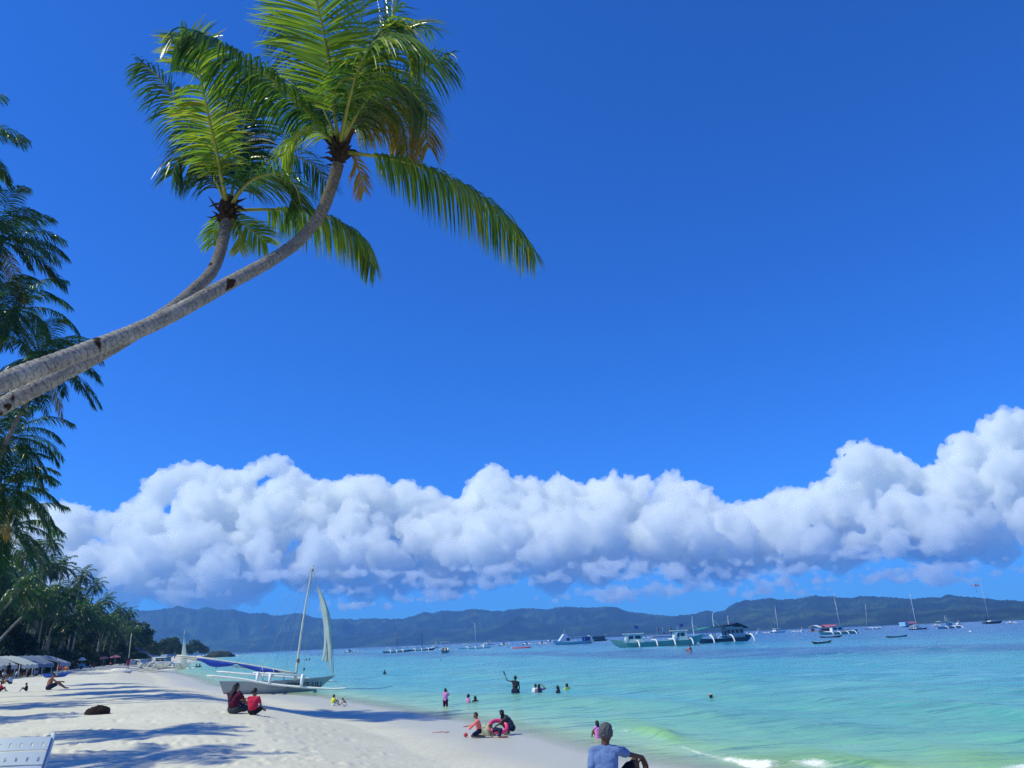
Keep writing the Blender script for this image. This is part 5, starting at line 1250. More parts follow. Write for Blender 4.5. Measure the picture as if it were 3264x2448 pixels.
for px, py in ((3093, 2016), (2416, 2018)):
    p = at_z(px, py); m = MB(); m.ell((0, 0, .1), (.4, .4, .35), 12, 8); m.tube([(0, 0, .3), (0, 0, .62)], [.06, .04], 6); o_ = m.build('buoy', white, None, True); o_.location = p
    tag(o_, 'white mooring buoy in open water below the white outrigger with a goalpost frame' if px > 3000 else 'white mooring buoy just right of the blue tour boat', 'buoy')
# parasail
c = at_d(3111, 1869, 800); r_ = thing('parasail', 'small purple and white parasail flying high over the bay', 'parasail', c)
mb = MB(); R8 = 3.2
for k in range(10):
    mb.m = k % 2; a0, a1 = 2 * math.pi * k / 10, 2 * math.pi * (k + 1) / 10; prv = None
    for q in np.linspace(.05, 1, 6):
        row = [(math.cos(a) * R8 * math.sin(q * 1.45) / .99, math.sin(a) * R8 * math.sin(q * 1.45) / .99, R8 * .75 * math.cos(q * 1.45) + .08 * R8 * math.sin(a * 5) * q) for a in np.linspace(a0, a1, 4)]
        if prv:
            for j in range(3): mb.quad(prv[j], row[j], row[j + 1], prv[j + 1])
        prv = row
mb.build('canopy', [simple('para_purple', (.12, .04, .14), .7), simple('para_pink', (.28, .22, .36), .7)], r_)
mb = MB()
for k in range(8): a0 = 2 * math.pi * k / 8; mb.tube([(math.cos(a0) * R8, math.sin(a0) * R8, .3), (-.6, 0, -4.6)], .025, 4)
mb.build('lines', rope, r_)
mb = MB(); mb.ell((-.6, 0, -5.1), (.22, .22, .5), 8, 8); mb.ell((-.6, 0, -4.45), (.13, .13, .15), 8, 6); mb.tube([(-.7, 0, -5.3), (-.75, -.2, -6.0)], [.1, .07], 6); mb.tube([(-.5, 0, -5.3), (-.5, -.2, -6.0)], [.1, .07], 6); mb.build('rider', simple('rider_dark', (.06, .05, .06)), r_, True)

# ---- boats drawn up on the far sand
def on(px, py): p = on_sand(px, py); return p
a, b_ = at_d(440, 2110, 172), at_d(541, 2110, 150)
za = gz(a.x, a.y); R_, L_ = boat_root('outrigger_boat', 'low grey passenger outrigger beached with people sitting aboard', 'boat', a, b_, max(za, 0) - .05)
hull_mesh(L_, 1.5, .8, 'hull', greyp, R_, bow=.35, stern=.35, rake=.04, transom=False)
outriggers(R_, L_, 1.5, .8, 3, white, greyp, 1.9, .45, .85, .15, (.05, .98), .11, .25)
GREY = (R_, L_)
a, b_ = at_d(478, 2110, 184), at_d(603, 2110, 178); R_, L_ = boat_root('outrigger_sailboat', 'distant outrigger sailboat with a raised pale grey sail and a blue cabin top', 'sailboat', a, b_, -.1)
hull_mesh(L_, 1.3, 1.0, 'hull', greyp, R_, bow=.5, stern=.3, rake=.05, transom=False)
outriggers(R_, L_, 1.3, 1.0, 3, white, white, 2.4, .3, .8, .2, (.05, 1), .1, .3)
cabin(R_, L_ * .2, L_ * .48, 1.6, 1.0, 2.7, simple('cabin_blue_grey', (.20, .28, .38), .6, .2), .1, 2, white)
mst = mast(R_, L_ * .83, 0, .9, 8.2, .07, bamboo, (-.2, 0))
mb = MB(); rows = []
for i in range(9):
    q = i / 8; z = lerp(7.4, 1.2, q); rows.append([(lerp(L_ * .83 - .15, L_ * .80 - .3, q) + u_ * (lerp(.15, 2.3, q)), -.25 * math.sin(u_ * 3.1), z) for u_ in (0, .25, .5, .75, 1)])
for i in range(8):
    for k in range(4): mb.quad(rows[i][k], rows[i][k + 1], rows[i + 1][k + 1], rows[i + 1][k])
mb.build('sail', jib, R_, True)
mb = MB(); mb.box((L_ * .42, 0, 3.1), (2.6, 1.8, .5), taper=.7); mb.build('cabin_top', simple('cabin_blue', (.12, .2, .36), .6), R_)
a, b_ = at_d(405, 2110, 196), at_d(470, 2110, 205); R_, L_ = boat_root('outrigger_sailboat', 'beached outrigger sailboat with bare pole mast and lowered blue sail behind the person in red', 'sailboat', a, b_, gz(a.x, a.y) - .05)
hull_mesh(L_, 1.2, .9, 'hull', greyp, R_, bow=.4, stern=.3, transom=False); mast(R_, L_ * .06, 0, .8, 7.4, .09, bamboo)
m = MB(); m.tube([(L_ * .35, 0, 3.9), (L_ * 1.25, 0, 1.9)], [.12, .22], 8); m.build('furled_sail', bluep, R_, True)
outriggers(R_, L_, 1.2, .9, 2, white, white, 2.0, .3, .8, .15, (.05, 1), .09, .2)
stays(R_, (L_ * .06, 0, 7.2), [(L_ * 1.2, 0, 2.0)], .02)
a, b_ = on_sand(136, 2161), on_sand(216, 2157); b_.y = a.y + 1.5; d_ = at_d(216, 2157, b_.y); b_.x = d_.x
R_, L_ = boat_root('kayak', 'blue sit-on kayak lying on the sand behind the man in the cap', 'kayak', a, b_, gz(a.x, a.y) - .02)
hull_mesh(L_, .75, .34, 'hull', simple('kayak_blue', (.03, .12, .50), .4, .2), R_, bow=.16, stern=.14, transom=False, deck=.06, n=14)
m = MB(); m.box((L_ * .42, 0, .33), (.5, .45, .12)); m.box((L_ * .36, 0, .45), (.08, .45, .3)); m.build('seat', dkb, R_)
a = on_sand(224, 2132); R_ = thing('rowing_boat', 'pale blue upturned rowing boat left of the orange umbrella', 'boat', (a.x, a.y + 2, gz(a.x, a.y) + .85), .1); R_.rotation_euler = (math.pi, 0, .1)
hull_mesh(3.4, 1.3, .6, 'hull', simple('pale_blue_paint', (.45, .58, .66), .5), R_, bow=.2, stern=.05, deck=.3); R_.location.x -= 1.7
# ================================================================ PEOPLE
skins = {'brown': simple('skin_brown', (.20, .10, .065), .55, .1, 4, .3), 'tan': simple('skin_tan', (.30, .15, .09), .55, .1, 4, .3), 'red': simple('skin_sunburnt', (.36, .15, .09), .55, .12, 4, .3), 'dark': simple('skin_dark', (.085, .045, .035), .5, .1, 4, .3)}
hairm = simple('black_hair', (.010, .008, .010), .45, .3, 12, .4); hair_grey = simple('greying_hair', (.085, .092, .11), .8, .6, 45, .3)
def J(**k): return {a: Vector(b_) for a, b_ in k.items()}
def mirror(p):
    q = dict(p)
    for k in list(p):
        if k.endswith('L') and k[:-1] + 'R' not in p: v_ = p[k]; q[k[:-1] + 'R'] = Vector((-v_.x, v_.y, v_.z))
    return q
# poses: facing +Y, metres, base on z = 0, adult of about 1.65 m
POSES = {
 'stand': (1.66, mirror(J(pel=(0, 0, .92), chest=(0, 0, 1.24), neck=(0, 0, 1.42), head=(0, .02, 1.55), shoL=(-.17, 0, 1.36), elbL=(-.24, -.02, 1.08), wriL=(-.25, .08, .84), hipL=(-.09, 0, .88), kneeL=(-.11, .02, .48), ankL=(-.12, -.02, .08), toeL=(-.13, .14, .03)))),
 'wave': (1.66, mirror(J(pel=(0, 0, .92), chest=(.0, 0, 1.24), neck=(-.02, 0, 1.42), head=(-.03, .03, 1.55), shoL=(-.17, 0, 1.36), elbL=(-.44, .03, 1.37), wriL=(-.60, .06, 1.66), shoR=(.16, 0, 1.34), elbR=(.24, -.04, 1.08), wriR=(.22, .1, .88), hipL=(-.09, 0, .88), kneeL=(-.11, .02, .48), ankL=(-.12, -.02, .08), toeL=(-.13, .14, .03)))),
 'hands_face': (1.66, mirror(J(pel=(0, 0, .92), chest=(0, 0, 1.24), neck=(0, 0, 1.42), head=(0, .03, 1.55), shoL=(-.17, 0, 1.36), elbL=(-.22, .20, 1.22), wriL=(-.06, .26, 1.44), hipL=(-.09, 0, .88), kneeL=(-.11, .02, .48), ankL=(-.12, -.02, .08), toeL=(-.13, .14, .03)))),
 'arm_head': (1.66, mirror(J(pel=(0, 0, .92), chest=(0, 0, 1.24), neck=(0, 0, 1.42), head=(0, .03, 1.55), shoL=(-.17, 0, 1.36), elbL=(-.22, .1, 1.15), wriL=(-.05, .24, 1.2), shoR=(.17, 0, 1.38), elbR=(.38, .04, 1.40), wriR=(.16, .02, 1.62), hipL=(-.09, 0, .88), kneeL=(-.11, .02, .48), ankL=(-.12, -.02, .08), toeL=(-.13, .14, .03)))),
 'sit': (.86, mirror(J(pel=(0, 0, .12), chest=(0, .02, .44), neck=(0, .05, .62), head=(0, .09, .75), shoL=(-.17, .03, .56), elbL=(-.23, .20, .36), wriL=(-.10, .40, .42), hipL=(-.09, .02, .12), kneeL=(-.13, .40, .40), ankL=(-.11, .62, .07), toeL=(-.11, .78, .03)))),
 'sit_legs_out': (.86, mirror(J(pel=(0, 0, .12), chest=(0, -.02, .44), neck=(0, .01, .62), head=(0, .05, .75), shoL=(-.17, 0, .56), elbL=(-.24, .10, .33), wriL=(-.14, .34, .28), hipL=(-.09, .02, .12), kneeL=(-.15, .46, .19), ankL=(-.14, .86, .08), toeL=(-.15, .93, .20)))),
 'sit_lean': (.84, J(pel=(0, 0, .12), chest=(0, .05, .43), neck=(0, .13, .59), head=(0, .22, .70), shoL=(-.17, .08, .55), shoR=(.17, .08, .55), elbL=(-.20, .30, .38), elbR=(.20, .30, .38), wriL=(-.06, .50, .36), wriR=(.08, .52, .38), hipL=(-.09, .02, .12), hipR=(.09, .02, .12), kneeL=(-.12, .42, .33), kneeR=(.12, .40, .30), ankL=(-.10, .74, .07), ankR=(.11, .72, .07), toeL=(-.10, .90, .05), toeR=(.12, .88, .05))),
 'hug': (.88, J(pel=(0, 0, .12), chest=(.0, .0, .44), neck=(.0, .02, .63), head=(.03, .04, .77), shoL=(-.18, 0, .56), shoR=(.18, .02, .56), elbL=(-.24, .14, .34), elbR=(.26, .18, .36), wriL=(.04, .30, .36), wriR=(.16, .36, .40), hipL=(-.1, .02, .12), hipR=(.1, .02, .12), kneeL=(-.16, .44, .20), kneeR=(.34, .36, .16), ankL=(.10, .62, .07), ankR=(.62, .30, .07), toeL=(.2, .68, .05), toeR=(.76, .34, .10))),
 'crouch': (1.0, mirror(J(pel=(0, -.16, .26), chest=(0, .02, .54), neck=(0, .16, .72), head=(0, .26, .84), shoL=(-.16, .08, .66), elbL=(-.20, .32, .46), wriL=(-.12, .52, .34), hipL=(-.1, -.14, .25), kneeL=(-.17, .26, .46), ankL=(-.13, -.02, .08), toeL=(-.15, .18, .03)))),
 'kneel': (1.10, J(pel=(0, -.12, .30), chest=(0, -.05, .64), neck=(0, .0, .83), head=(0, .04, .97), shoL=(-.16, -.02, .76), shoR=(.16, -.06, .76), elbL=(-.20, .22, .58), elbR=(.22, -.06, .48), wriL=(-.18, .50, .56), wriR=(.22, .0, .20), hipL=(-.09, -.1, .28), hipR=(.09, -.12, .28), kneeL=(-.12, .26, .10), kneeR=(.12, .24, .10), ankL=(-.12, -.20, .07), ankR=(.12, -.22, .07), toeL=(-.12, -.36, .04), toeR=(.12, -.38, .04))),
 'crawl': (.80, mirror(J(pel=(0, -.34, .46), chest=(0, .0, .50), neck=(0, .18, .56), head=(0, .30, .66), shoL=(-.15, .10, .48), elbL=(-.18, .16, .26), wriL=(-.17, .22, .04), hipL=(-.09, -.34, .42), kneeL=(-.12, -.22, .07), ankL=(-.12, -.62, .06), toeL=(-.12, -.76, .04)))),
}
def cap(mb, a, b_, ra, rb, n=10, m=4):
    a, b_ = Vector(a), Vector(b_); d = b_ - a; L_ = max(d.length, 1e-4); t_ = d / L_
    pts = []; rs = []
    for k in range(m): an_ = math.pi / 2 * (1 - k / m); pts.append(a - t_ * ra * math.sin(an_)); rs.append(max(ra * math.cos(an_), ra * .05))
    for k in range(3): pts.append(a + d * (k / 2)); rs.append(lerp(ra, rb, k / 2))
    for k in range(1, m + 1): an_ = math.pi / 2 * k / m; pts.append(b_ + t_ * rb * math.sin(an_)); rs.append(max(rb * math.cos(an_), rb * .05))
    mb.tube(pts, rs, n)
def baked(mb, name, mat, parent, voxel, smooth=6):
    o_ = mb.build(name, mat, parent, True); md = o_.modifiers.new('r', 'REMESH'); md.mode = 'VOXEL'; md.voxel_size = voxel; md.use_smooth_shade = True
    sm = o_.modifiers.new('s', 'SMOOTH'); sm.iterations = smooth; sm.factor = .5
    dg = bpy.context.evaluated_depsgraph_get(); me = bpy.data.meshes.new_from_object(o_.evaluated_get(dg)); old = o_.data; o_.modifiers.clear(); o_.data = me; bpy.data.meshes.remove(old)
    if len(me.materials) == 0: me.materials.append(mat)
    return o_
def ruffle(o_, amp, fx, fz, seed):
    me = o_.data; n = len(me.vertices); co = np.empty(n * 3, np.float32); me.vertices.foreach_get('co', co); co = co.reshape(-1, 3); nn = np.empty(n * 3, np.float32); me.vertices.foreach_get('normal', nn); nn = nn.reshape(-1, 3)
    f = fbm(co[:, 0] * fx + co[:, 1] * fx * .7 + 5, co[:, 2] * fz + co[:, 1] * fx * .6, 4, seed) - .5
    me.vertices.foreach_set('co', (co + nn * (f * amp)[:, None]).astype(np.float32).ravel()); me.update()
def hand(mb, w, d, palm, s, fine=False, curl=.35, spread=1.0):
    """a palm with four fingers and a thumb; d is the pointing direction, palm the way the palm faces"""
    d = d.normalized(); palm = (palm - d * palm.dot(d)).normalized(); sd = d.cross(palm)
    c = w + d * .045 * s
    for k in (-1, -.33, .33, 1): cap(mb, w + sd * .012 * k * s, c + d * .04 * s + sd * .028 * k * s, .016 * s, .0135 * s, 8, 3)
    for k, ln in zip((-1, -.33, .33, 1), (.062, .075, .08, .07)):
        b0 = c + d * .042 * s + sd * .029 * k * s; f1 = (d + sd * .14 * k * spread + palm * curl * .4).normalized(); f2 = (d * .8 + palm * curl * 1.5).normalized()
        p1 = b0 + f1 * ln * .55 * s; cap(mb, b0, p1, .0105 * s, .0095 * s, 7, 2); cap(mb, p1, p1 + f2 * ln * .55 * s, .0095 * s, .0075 * s, 7, 2)
    t0 = w + d * .02 * s + sd * .026 * s; t1 = t0 + (d * .6 + sd * .8 + palm * .3).normalized() * .045 * s; cap(mb, t0, t1, .014 * s, .011 * s, 7, 2); cap(mb, t1, t1 + (d + sd * .3 + palm * .3).normalized() * .035 * s, .011 * s, .008 * s, 7, 2)
def person(label, loc, rz, pose, sc, skin='brown', shirt=None, shorts=None, hair='short', child=False, hat=None, group=None, voxel=.017, palms=None, look=0.0, sleeves=.55, hairmat=None, fat=1.0, tilt=0.0):
    P = POSES[pose][1]; r_ = thing('person', label, 'person', loc, rz, group, sc)
    r_.rotation_euler = (0, tilt, rz)
    hs = 1.22 if child else 1.0; g = fat
    b_ = MB(); pel, che, nec, hd = P['pel'], P['chest'], P['neck'], P['head']
    up = (hd - nec).normalized(); fw = Vector((math.sin(look), math.cos(look), 0)); fw = (fw - up * fw.dot(up)).normalized(); rt = fw.cross(up)
    hc = hd + up * .02 * (hs - 1) * 4
    wst = pel.lerp(che, .5)
    for s_, k in ((-1, 'L'), (1, 'R')):
        sh, el, wr, hp, kn, an_, to = (P[q + k] for q in ('sho', 'elb', 'wri', 'hip', 'knee', 'ank', 'toe'))
        cap(b_, pel.lerp(hp, .6), wst.lerp(hp, .3), .105 * g, .095 * g); cap(b_, wst.lerp(hp, .25), che.lerp(sh, .45) - up * .03, .095 * g, .095 * g); cap(b_, nec - up * .05, sh, .055, .052 * g)
        cap(b_, sh, el, .048 * g, .036 * g); cap(b_, el, wr, .036 * g, .024); cap(b_, hp, kn, .082 * g, .052 * g); cap(b_, kn, an_, .052 * g, .034); cap(b_, an_, to, .036, .024)
        hand(b_, wr, P.get('handdir' + k, wr - el), (palms or {}).get(k, Vector((-s_ * .3, .2, -1))), 1.15 if voxel > .012 else 1.0, curl=.15 if pose == 'wave' and k == 'L' else .45, spread=2.2 if pose == 'wave' and k == 'L' else 1)
    cap(b_, nec - up * .06, hc - up * .05, .052, .048)
    ax_s = (nec - pel).normalized(); rt_s = (P['shoR'] - P['shoL']).normalized(); fw_s = ax_s.cross(rt_s) * -1; rt_s = fw_s.cross(ax_s); MT_ = Matrix((rt_s, fw_s, ax_s)).transposed()
    b_.ell(pel.lerp(che, .75), (.160 * g, .112 * g, .23), 18, 12, MT_)
    M_ = Matrix((rt, fw, up)).transposed()
    b_.ell(hc, (.073 * hs, .090 * hs, .108 * hs), 18, 12, M_); b_.ell(hc + fw * .045 * hs - up * .055 * hs, (.048 * hs, .042 * hs, .045 * hs), 12, 8, M_)
    cap(b_, hc + fw * .088 * hs + up * .010, hc + fw * .108 * hs - up * .022, .010, .014, 7, 3)                    # nose
    for s_ in (-1, 1):
        b_.ell(hc + rt * s_ * .076 * hs - up * .005, (.013, .020, .032), 8, 6, M_); b_.ell(hc + fw * .078 * hs + rt * s_ * .03 * hs + up * .028, (.018, .012, .008), 8, 5, M_)
    b_.ell(hc + fw * .086 * hs - up * .055 * hs, (.026, .012, .010), 8, 5, M_)
    body = baked(b_, 'body', skins[skin], r_, voxel, 4)
    ey = MB()
    for s_ in (-1, 1): ey.ell(hc + fw * .084 * hs + rt * s_ * .029 * hs + up * .012, (.012, .008, .008), 8, 6, M_)
    for s_, src in ((-1, 0), (1, 1)):
        e1 = MB(); e1.ell(hc + fw * .083 * hs + rt * s_ * .029 * hs + up * .012, (.013, .010, .008), 8, 6, M_); e1.build('eye', hairm, body, True)
    if shirt:
        c = MB()
        for s_, k in ((-1, 'L'), (1, 'R')):
            sh, el, hp = P['sho' + k], P['elb' + k], P['hip' + k]; e = .016
            cap(c, pel.lerp(hp, .6) + up * .02, wst.lerp(hp, .3), .112 * g + e, .100 * g + e, 12); cap(c, wst.lerp(hp, .25), che.lerp(sh, .45) - up * .03, .100 * g + e, .098 * g + e, 12); cap(c, nec - up * .055, sh, .056 + e * .6, .056 * g + e, 12)
            if sleeves > 0: cap(c, sh, sh.lerp(el, sleeves), .050 * g + e, .046 * g + e * .9, 12)
            if sleeves > 1: cap(c, el, el.lerp(P['wri' + k], sleeves - 1), .040 * g + e * .8, .030 + e * .7, 12)
        c.ell(pel.lerp(che, .70), (.172 * g + .012, .124 * g + .012, .26), 18, 12, MT_)
        ruffle(baked(c, 'shirt', shirt, r_, voxel, 14 if voxel < .01 else 5), .030, 9, 17, 3)
    if shorts:
        c = MB()
        for k in 'LR':
            hp, kn = P['hip' + k], P['knee' + k]
            cap(c, pel.lerp(hp, .5), pel.lerp(hp, .9) + up * .03, .112 * g + .016, .112 * g + .016, 12); cap(c, hp, hp.lerp(kn, .72), .088 * g + .016, .070 * g + .016, 12)
        baked(c, 'shorts', shorts, r_, voxel, 3)
    h_ = MB(); e = .014
    if hair != 'none':
        h_.ell(hc + up * .022 - fw * .012, (.078 * hs + e * .5, .092 * hs + e * .4, .102 * hs + e * .3), 18, 12, M_)
        # keep the face free: carve by moving the front down-facing part back
        for i, v_ in enumerate(h_.v):
            q = v_ - hc; f_ = q.dot(fw); u_ = q.dot(up)
            if f_ > .0 and u_ < .055 * hs: h_.v[i] = v_ - fw * (f_ * 1.15)
            if u_ < -.055 * hs: h_.v[i] = h_.v[i] + up * (-.055 * hs - u_)
        if hair == 'long':
            for s_ in (-1, -.4, .4, 1): cap(h_, hc - fw * .045 + rt * .045 * s_, hc - fw * .085 + rt * .050 * s_ - up * .24, .046, .034); cap(h_, hc - fw * .085 + rt * .05 * s_ - up * .22, hc - fw * .11 + rt * .045 * s_ - up * .40, .036, .02)
        if hair == 'front':
            for s_ in (-1, 1): cap(h_, hc + rt * s_ * .06, hc + rt * s_ * .075 + fw * .03 - Vector((0, 0, .24)), .045, .03); cap(h_, hc + rt * s_ * .07 + fw * .03 - Vector((0, 0, .2)), hc + rt * s_ * .06 + fw * .07 - Vector((0, 0, .42)), .036, .016)
            for s_ in (-.5, .5): cap(h_, hc - fw * .06 + rt * .04 * s_, hc - fw * .06 + rt * .05 * s_ - Vector((0, 0, .30)), .05, .03)
        if hair == 'bob':
            for s_ in (-1, -.4, .4, 1): cap(h_, hc - fw * .04 + rt * .055 * s_, hc - fw * .055 + rt * .06 * s_ - up * .13, .045, .034)
        ruffle(baked(h_, 'hair', hairmat or hairm, r_, max(.007, voxel * .7), 3), .022, 45, 45, 8)
    if hat:
        c = MB(); c.ell(hc + up * .055 * hs, (.090 * hs, .104 * hs, .075 * hs), 16, 8, M_)
        brim = [hc + up * .045 * hs + fw * (.10 * hs), hc + up * .038 * hs + fw * (.175 * hs)]
        if hat[0] == 'cap': c.tube(brim, [.062 * hs, .045 * hs], 10, flat=.12)
        else: c.ell(hc + up * .035 * hs, (.16, .17, .014), 18, 6, M_)
        c.build('cap' if hat[0] == 'cap' else 'hat', hat[1], r_, True)
    return r_
def put(px, pyb, h, pose, face, label, sink=0.0, sea_=False, z=None, D=None, **kw):
    """h: height in the photo in its pixels; sink: share of the pose that is under water; face: degrees from facing away, turning left positive"""
    p = at_z(px, pyb, 0.0) if sea_ else on_sand(px, pyb)
    if D is not None: p = at_d(px, pyb, D); p.z = gz(p.x, p.y) if not sea_ else 0.0
    if z is not None: p = at_z(px, pyb, z)
    d = (p - Vector((0, 0, EYE))).dot(_f); Hm = h * d / (FPX * S); H0 = POSES[pose][0]
    sc = Hm / (H0 * (1 - sink)); p = p - Vector((0, 0, H0 * sc * sink))
    bear = math.atan2(-p.x, p.y)                    # line of sight
    return person(label, p, bear + rad(face), pose, sc, **kw)
cl = lambda nm, c: simple(nm, c, .85, .12, 5, .12)
navy, black_, maroon = cl('navy_cloth', (.018, .025, .06)), cl('black_cloth', (.012, .013, .018)), cl('maroon_cloth', (.085, .012, .035))
redc, pinkc, coral, yel, wc, lb, gc = cl('red_shirt_cloth', (.52, .025, .07)), cl('pink_shirt_cloth', (.58, .22, .50)), cl('coral_shirt_cloth', (.85, .20, .17)), cl('yellow_shirt_cloth', (.62, .62, .06)), cl('white_shirt_cloth', (.72, .75, .78)), cl('pale_blue_cloth', (.34, .42, .60)), cl('olive_cloth', (.06, .10, .05))

# -- the man in blue, seated at the lower right
POSES['man'] = (.83, J(pel=(-.01, 0, .13), chest=(0, .03, .43), neck=(.015, .07, .595), head=(.03, .09, .715), shoR=(.145, .05, .525), elbR=(.315, .20, .455), wriR=(.455, .36, .405), handdirR=(.10, .12, -.30), shoL=(-.135, .03, .52), elbL=(-.175, -.04, .30), wriL=(-.21, -.12, .07), hipR=(.10, .02, .13), hipL=(-.10, .02, .13), kneeR=(.36, .34, .375), ankR=(.42, .56, .05), toeR=(.44, .72, .03), kneeL=(-.08, .46, .14), ankL=(.16, .62, .06), toeL=(.28, .66, .05)))
shirtm = simple('blue_tee_cloth', (.125, .20, .42), .9, .10, 7, .1, bump=.25)
pz = at_d(1936, 2520, 10.0)
print('MAN ground', gz(pz.x, pz.y), 'wanted', [at_d(1943, 2307, d).z - .83 for d in (9.0, 9.3, 9.6, 10)])
MAN = person('man in a blue t-shirt with short greying hair sitting on the sand with his arm over his raised knee', (pz.x, pz.y, gz(pz.x, pz.y) - .02), math.atan2(-pz.x, pz.y) + 0.0, 'man', .99, 'dark', shirtm, black_, 'short', voxel=.0075, palms={'R': Vector((0, -.2, -1)), 'L': Vector((0, 0, -1))}, look=.15, sleeves=.62, hairmat=hair_grey, fat=.84)
MAN['label'] = 'man in a blue t-shirt sitting on the sand, arm resting over his raised knee'
# -- woman and boy on the sand
put(743, 2276, 92, 'hug', -35, 'woman with long dark hair in maroon sitting beside the boy in red', skin='brown', shirt=maroon, shorts=cl('grey_green_skirt', (.045, .06, .07)), hair='long', voxel=.012, look=.45)
put(752, 2268, 58, 'sit', -60, 'small child in dark clothes hugged on the lap of the seated woman', skin='brown', shirt=navy, shorts=navy, child=True, voxel=.012, D=None)
put(806, 2279, 76, 'sit_legs_out', -20, 'boy in a red t-shirt sitting with his back turned beside the seated woman', skin='brown', shirt=redc, shorts=black_, child=True, voxel=.012, look=.5)
# -- by the waterline
put(1061, 2250, 32, 'sit', -50, 'toddler in a yellow shirt playing at the water edge', skin='brown', shirt=yel, shorts=wc, child=True)
put(1099, 2253, 27, 'crouch', 70, 'bare-backed child bending over the sand beside the toddler in yellow', skin='tan', shorts=wc, child=True)
put(1521, 2352, 74, 'kneel', 100, 'child in a coral long-sleeved shirt kneeling with one arm held out', skin='brown', shirt=coral, shorts=navy, child=True, sleeves=1.75, voxel=.013)
put(1622, 2342, 78, 'crouch', 85, 'woman with long black hair squatting behind the pink swim ring', skin='dark', shirt=cl('dark_grey_cloth', (.045, .055, .075)), shorts=navy, hair='front', voxel=.013, fat=1.1)
put(1580, 2352, 40, 'crawl', 80, 'toddler in navy crawling out from under the pink swim ring', skin='tan', shirt=navy, shorts=navy, child=True, voxel=.013)
p = at_z(1592, 2340, .06); d_ = (p - Vector((0, 0, EYE))).dot(_f); k_ = d_ / (FPX * S)
mb = MB(); R1, r1 = 27 * k_, 6.2 * k_; ring = []
for i in range(28):
    a = 2 * math.pi * i / 28; ring.append([Vector(((R1 + r1 * math.cos(b2)) * math.cos(a), (R1 + r1 * math.cos(b2)) * math.sin(a), r1 * math.sin(b2))) for b2 in np.linspace(0, 2 * math.pi, 12, endpoint=False)])
ring.append(ring[0]); mb.loft(ring, cap=False); o_ = mb.build('swim_ring', simple('pink_vinyl', (.70, .05, .17), .3, .15, 4, .5), None, True); o_.location = p + Vector((-.02, -.05, .24)); o_.rotation_euler = (rad(34), rad(10), 0)
tag(o_, 'pink swim ring tilted over the crawling toddler at the water edge', 'swim ring')
p = at_z(1484.5, 2348, .12); mb = MB(); mb.ell((0, 0, .05), (.07, .06, .07), 12, 8); o_ = mb.build('ball', simple('toy_red', (.5, .05, .06), .4), None, True); o_.location = p; tag(o_, 'little red ball on the wet sand in front of the kneeling child', 'ball')
p = on_sand(1402, 2337); mb = MB(); mb.tube([(-.28, 0, .03), (.12, .02, .035)], .014, 6); mb.ell((.22, .02, .03), (.11, .06, .02), 10, 6); o_ = mb.build('toy_spade', simple('toy_pink', (.55, .22, .30), .4), None, True); o_.location = p; tag(o_, 'long pink toy spade lying on the sand', 'toy')
put(1909, 2358, 53, 'sit', 25, 'girl in a pink swimsuit sitting in the shallows just behind the man in blue', sea_=True, skin='brown', shirt=cl('bright_pink_cloth', (.75, .20, .62)), hair='bob', child=True, sleeves=0, voxel=.013)
# -- bathers
put(1420, 2256, 56, 'hands_face', -25, 'girl in a pink shirt standing knee deep with her hands at her face', sink=.26, sea_=True, skin='brown', shirt=pinkc, shorts=cl('purple_dark_cloth', (.06, .01, .05)), child=True)
put(1493, 2244, 28, 'stand', -60, 'small child in pale pink standing chest deep', sink=.60, sea_=True, skin='brown', shirt=pinkc, child=True, hair='bob')
put(1515, 2242, 22, 'stand', 10, 'dark head of a bather beside the small child in pale pink', sink=.72, sea_=True, skin='dark', hair='bob')
put(1634, 2218, 60, 'wave', 12, 'bather standing thigh deep and waving a raised arm', sink=.40, sea_=True, skin='dark', shirt=cl('dark_swimwear', (.05, .045, .06)), shorts=black_, sleeves=0, tilt=.14, fat=.82)
put(1645, 2218, 32, 'stand', 0, 'shorter dark bather close behind the waving bather', sink=.60, sea_=True, skin='dark', shirt=navy, child=True)
put(1708, 2209, 27, 'stand', -20, 'bather in a white shirt pressed close to another with a raised elbow', sink=.68, sea_=True, skin='brown', shirt=wc)
put(1719, 2214, 31, 'arm_head', 0, 'bather in a lilac top seen from behind with one hand at the head', sink=.66, sea_=True, skin='brown', shirt=cl('lilac_cloth', (.20, .14, .30)), hair='long')
put(1779, 2212, 25, 'stand', 60, 'bare-shouldered bather between the close pair and the one in yellow', sink=.72, sea_=True, skin='dark', hair='bob')
put(1808, 2201, 21, 'stand', 40, 'bather in a yellow-green top up to the shoulders in the water', sink=.76, sea_=True, skin='dark', shirt=yel)
put(2268, 2238, 25, 'stand', 5, 'lone bather in a pale sun hat neck deep in the sea', sink=.74, sea_=True, skin='brown', hair='long', hat=('hat', cl('straw', (.50, .42, .36))))
r_ = put(2203, 2080, 24, 'sit', 70, 'person in pink shorts sitting on a paddle board far from shore', z=.12, skin='red', shorts=cl('pink_shorts', (.55, .22, .32)))
p = at_z(2206, 2081, .0); mb = MB(); rings = []
for u_ in np.linspace(0, 1, 12): w_ = .40 * math.sin(max(.03, min(.97, u_)) * math.pi) ** .5; rings.append([Vector(((u_ - .5) * 3.4, math.cos(a) * w_, .07 + math.sin(a) * .06 + .1 * max(0, u_ - .8) * 3)) for a in np.linspace(0, 2 * math.pi, 10, endpoint=False)])
mb.loft(rings); o_ = mb.build('paddle_board', white, None, True); o_.location = (p.x + .2, p.y, 0); tag(o_, 'white paddle board carrying the seated person far from shore', 'paddle board')
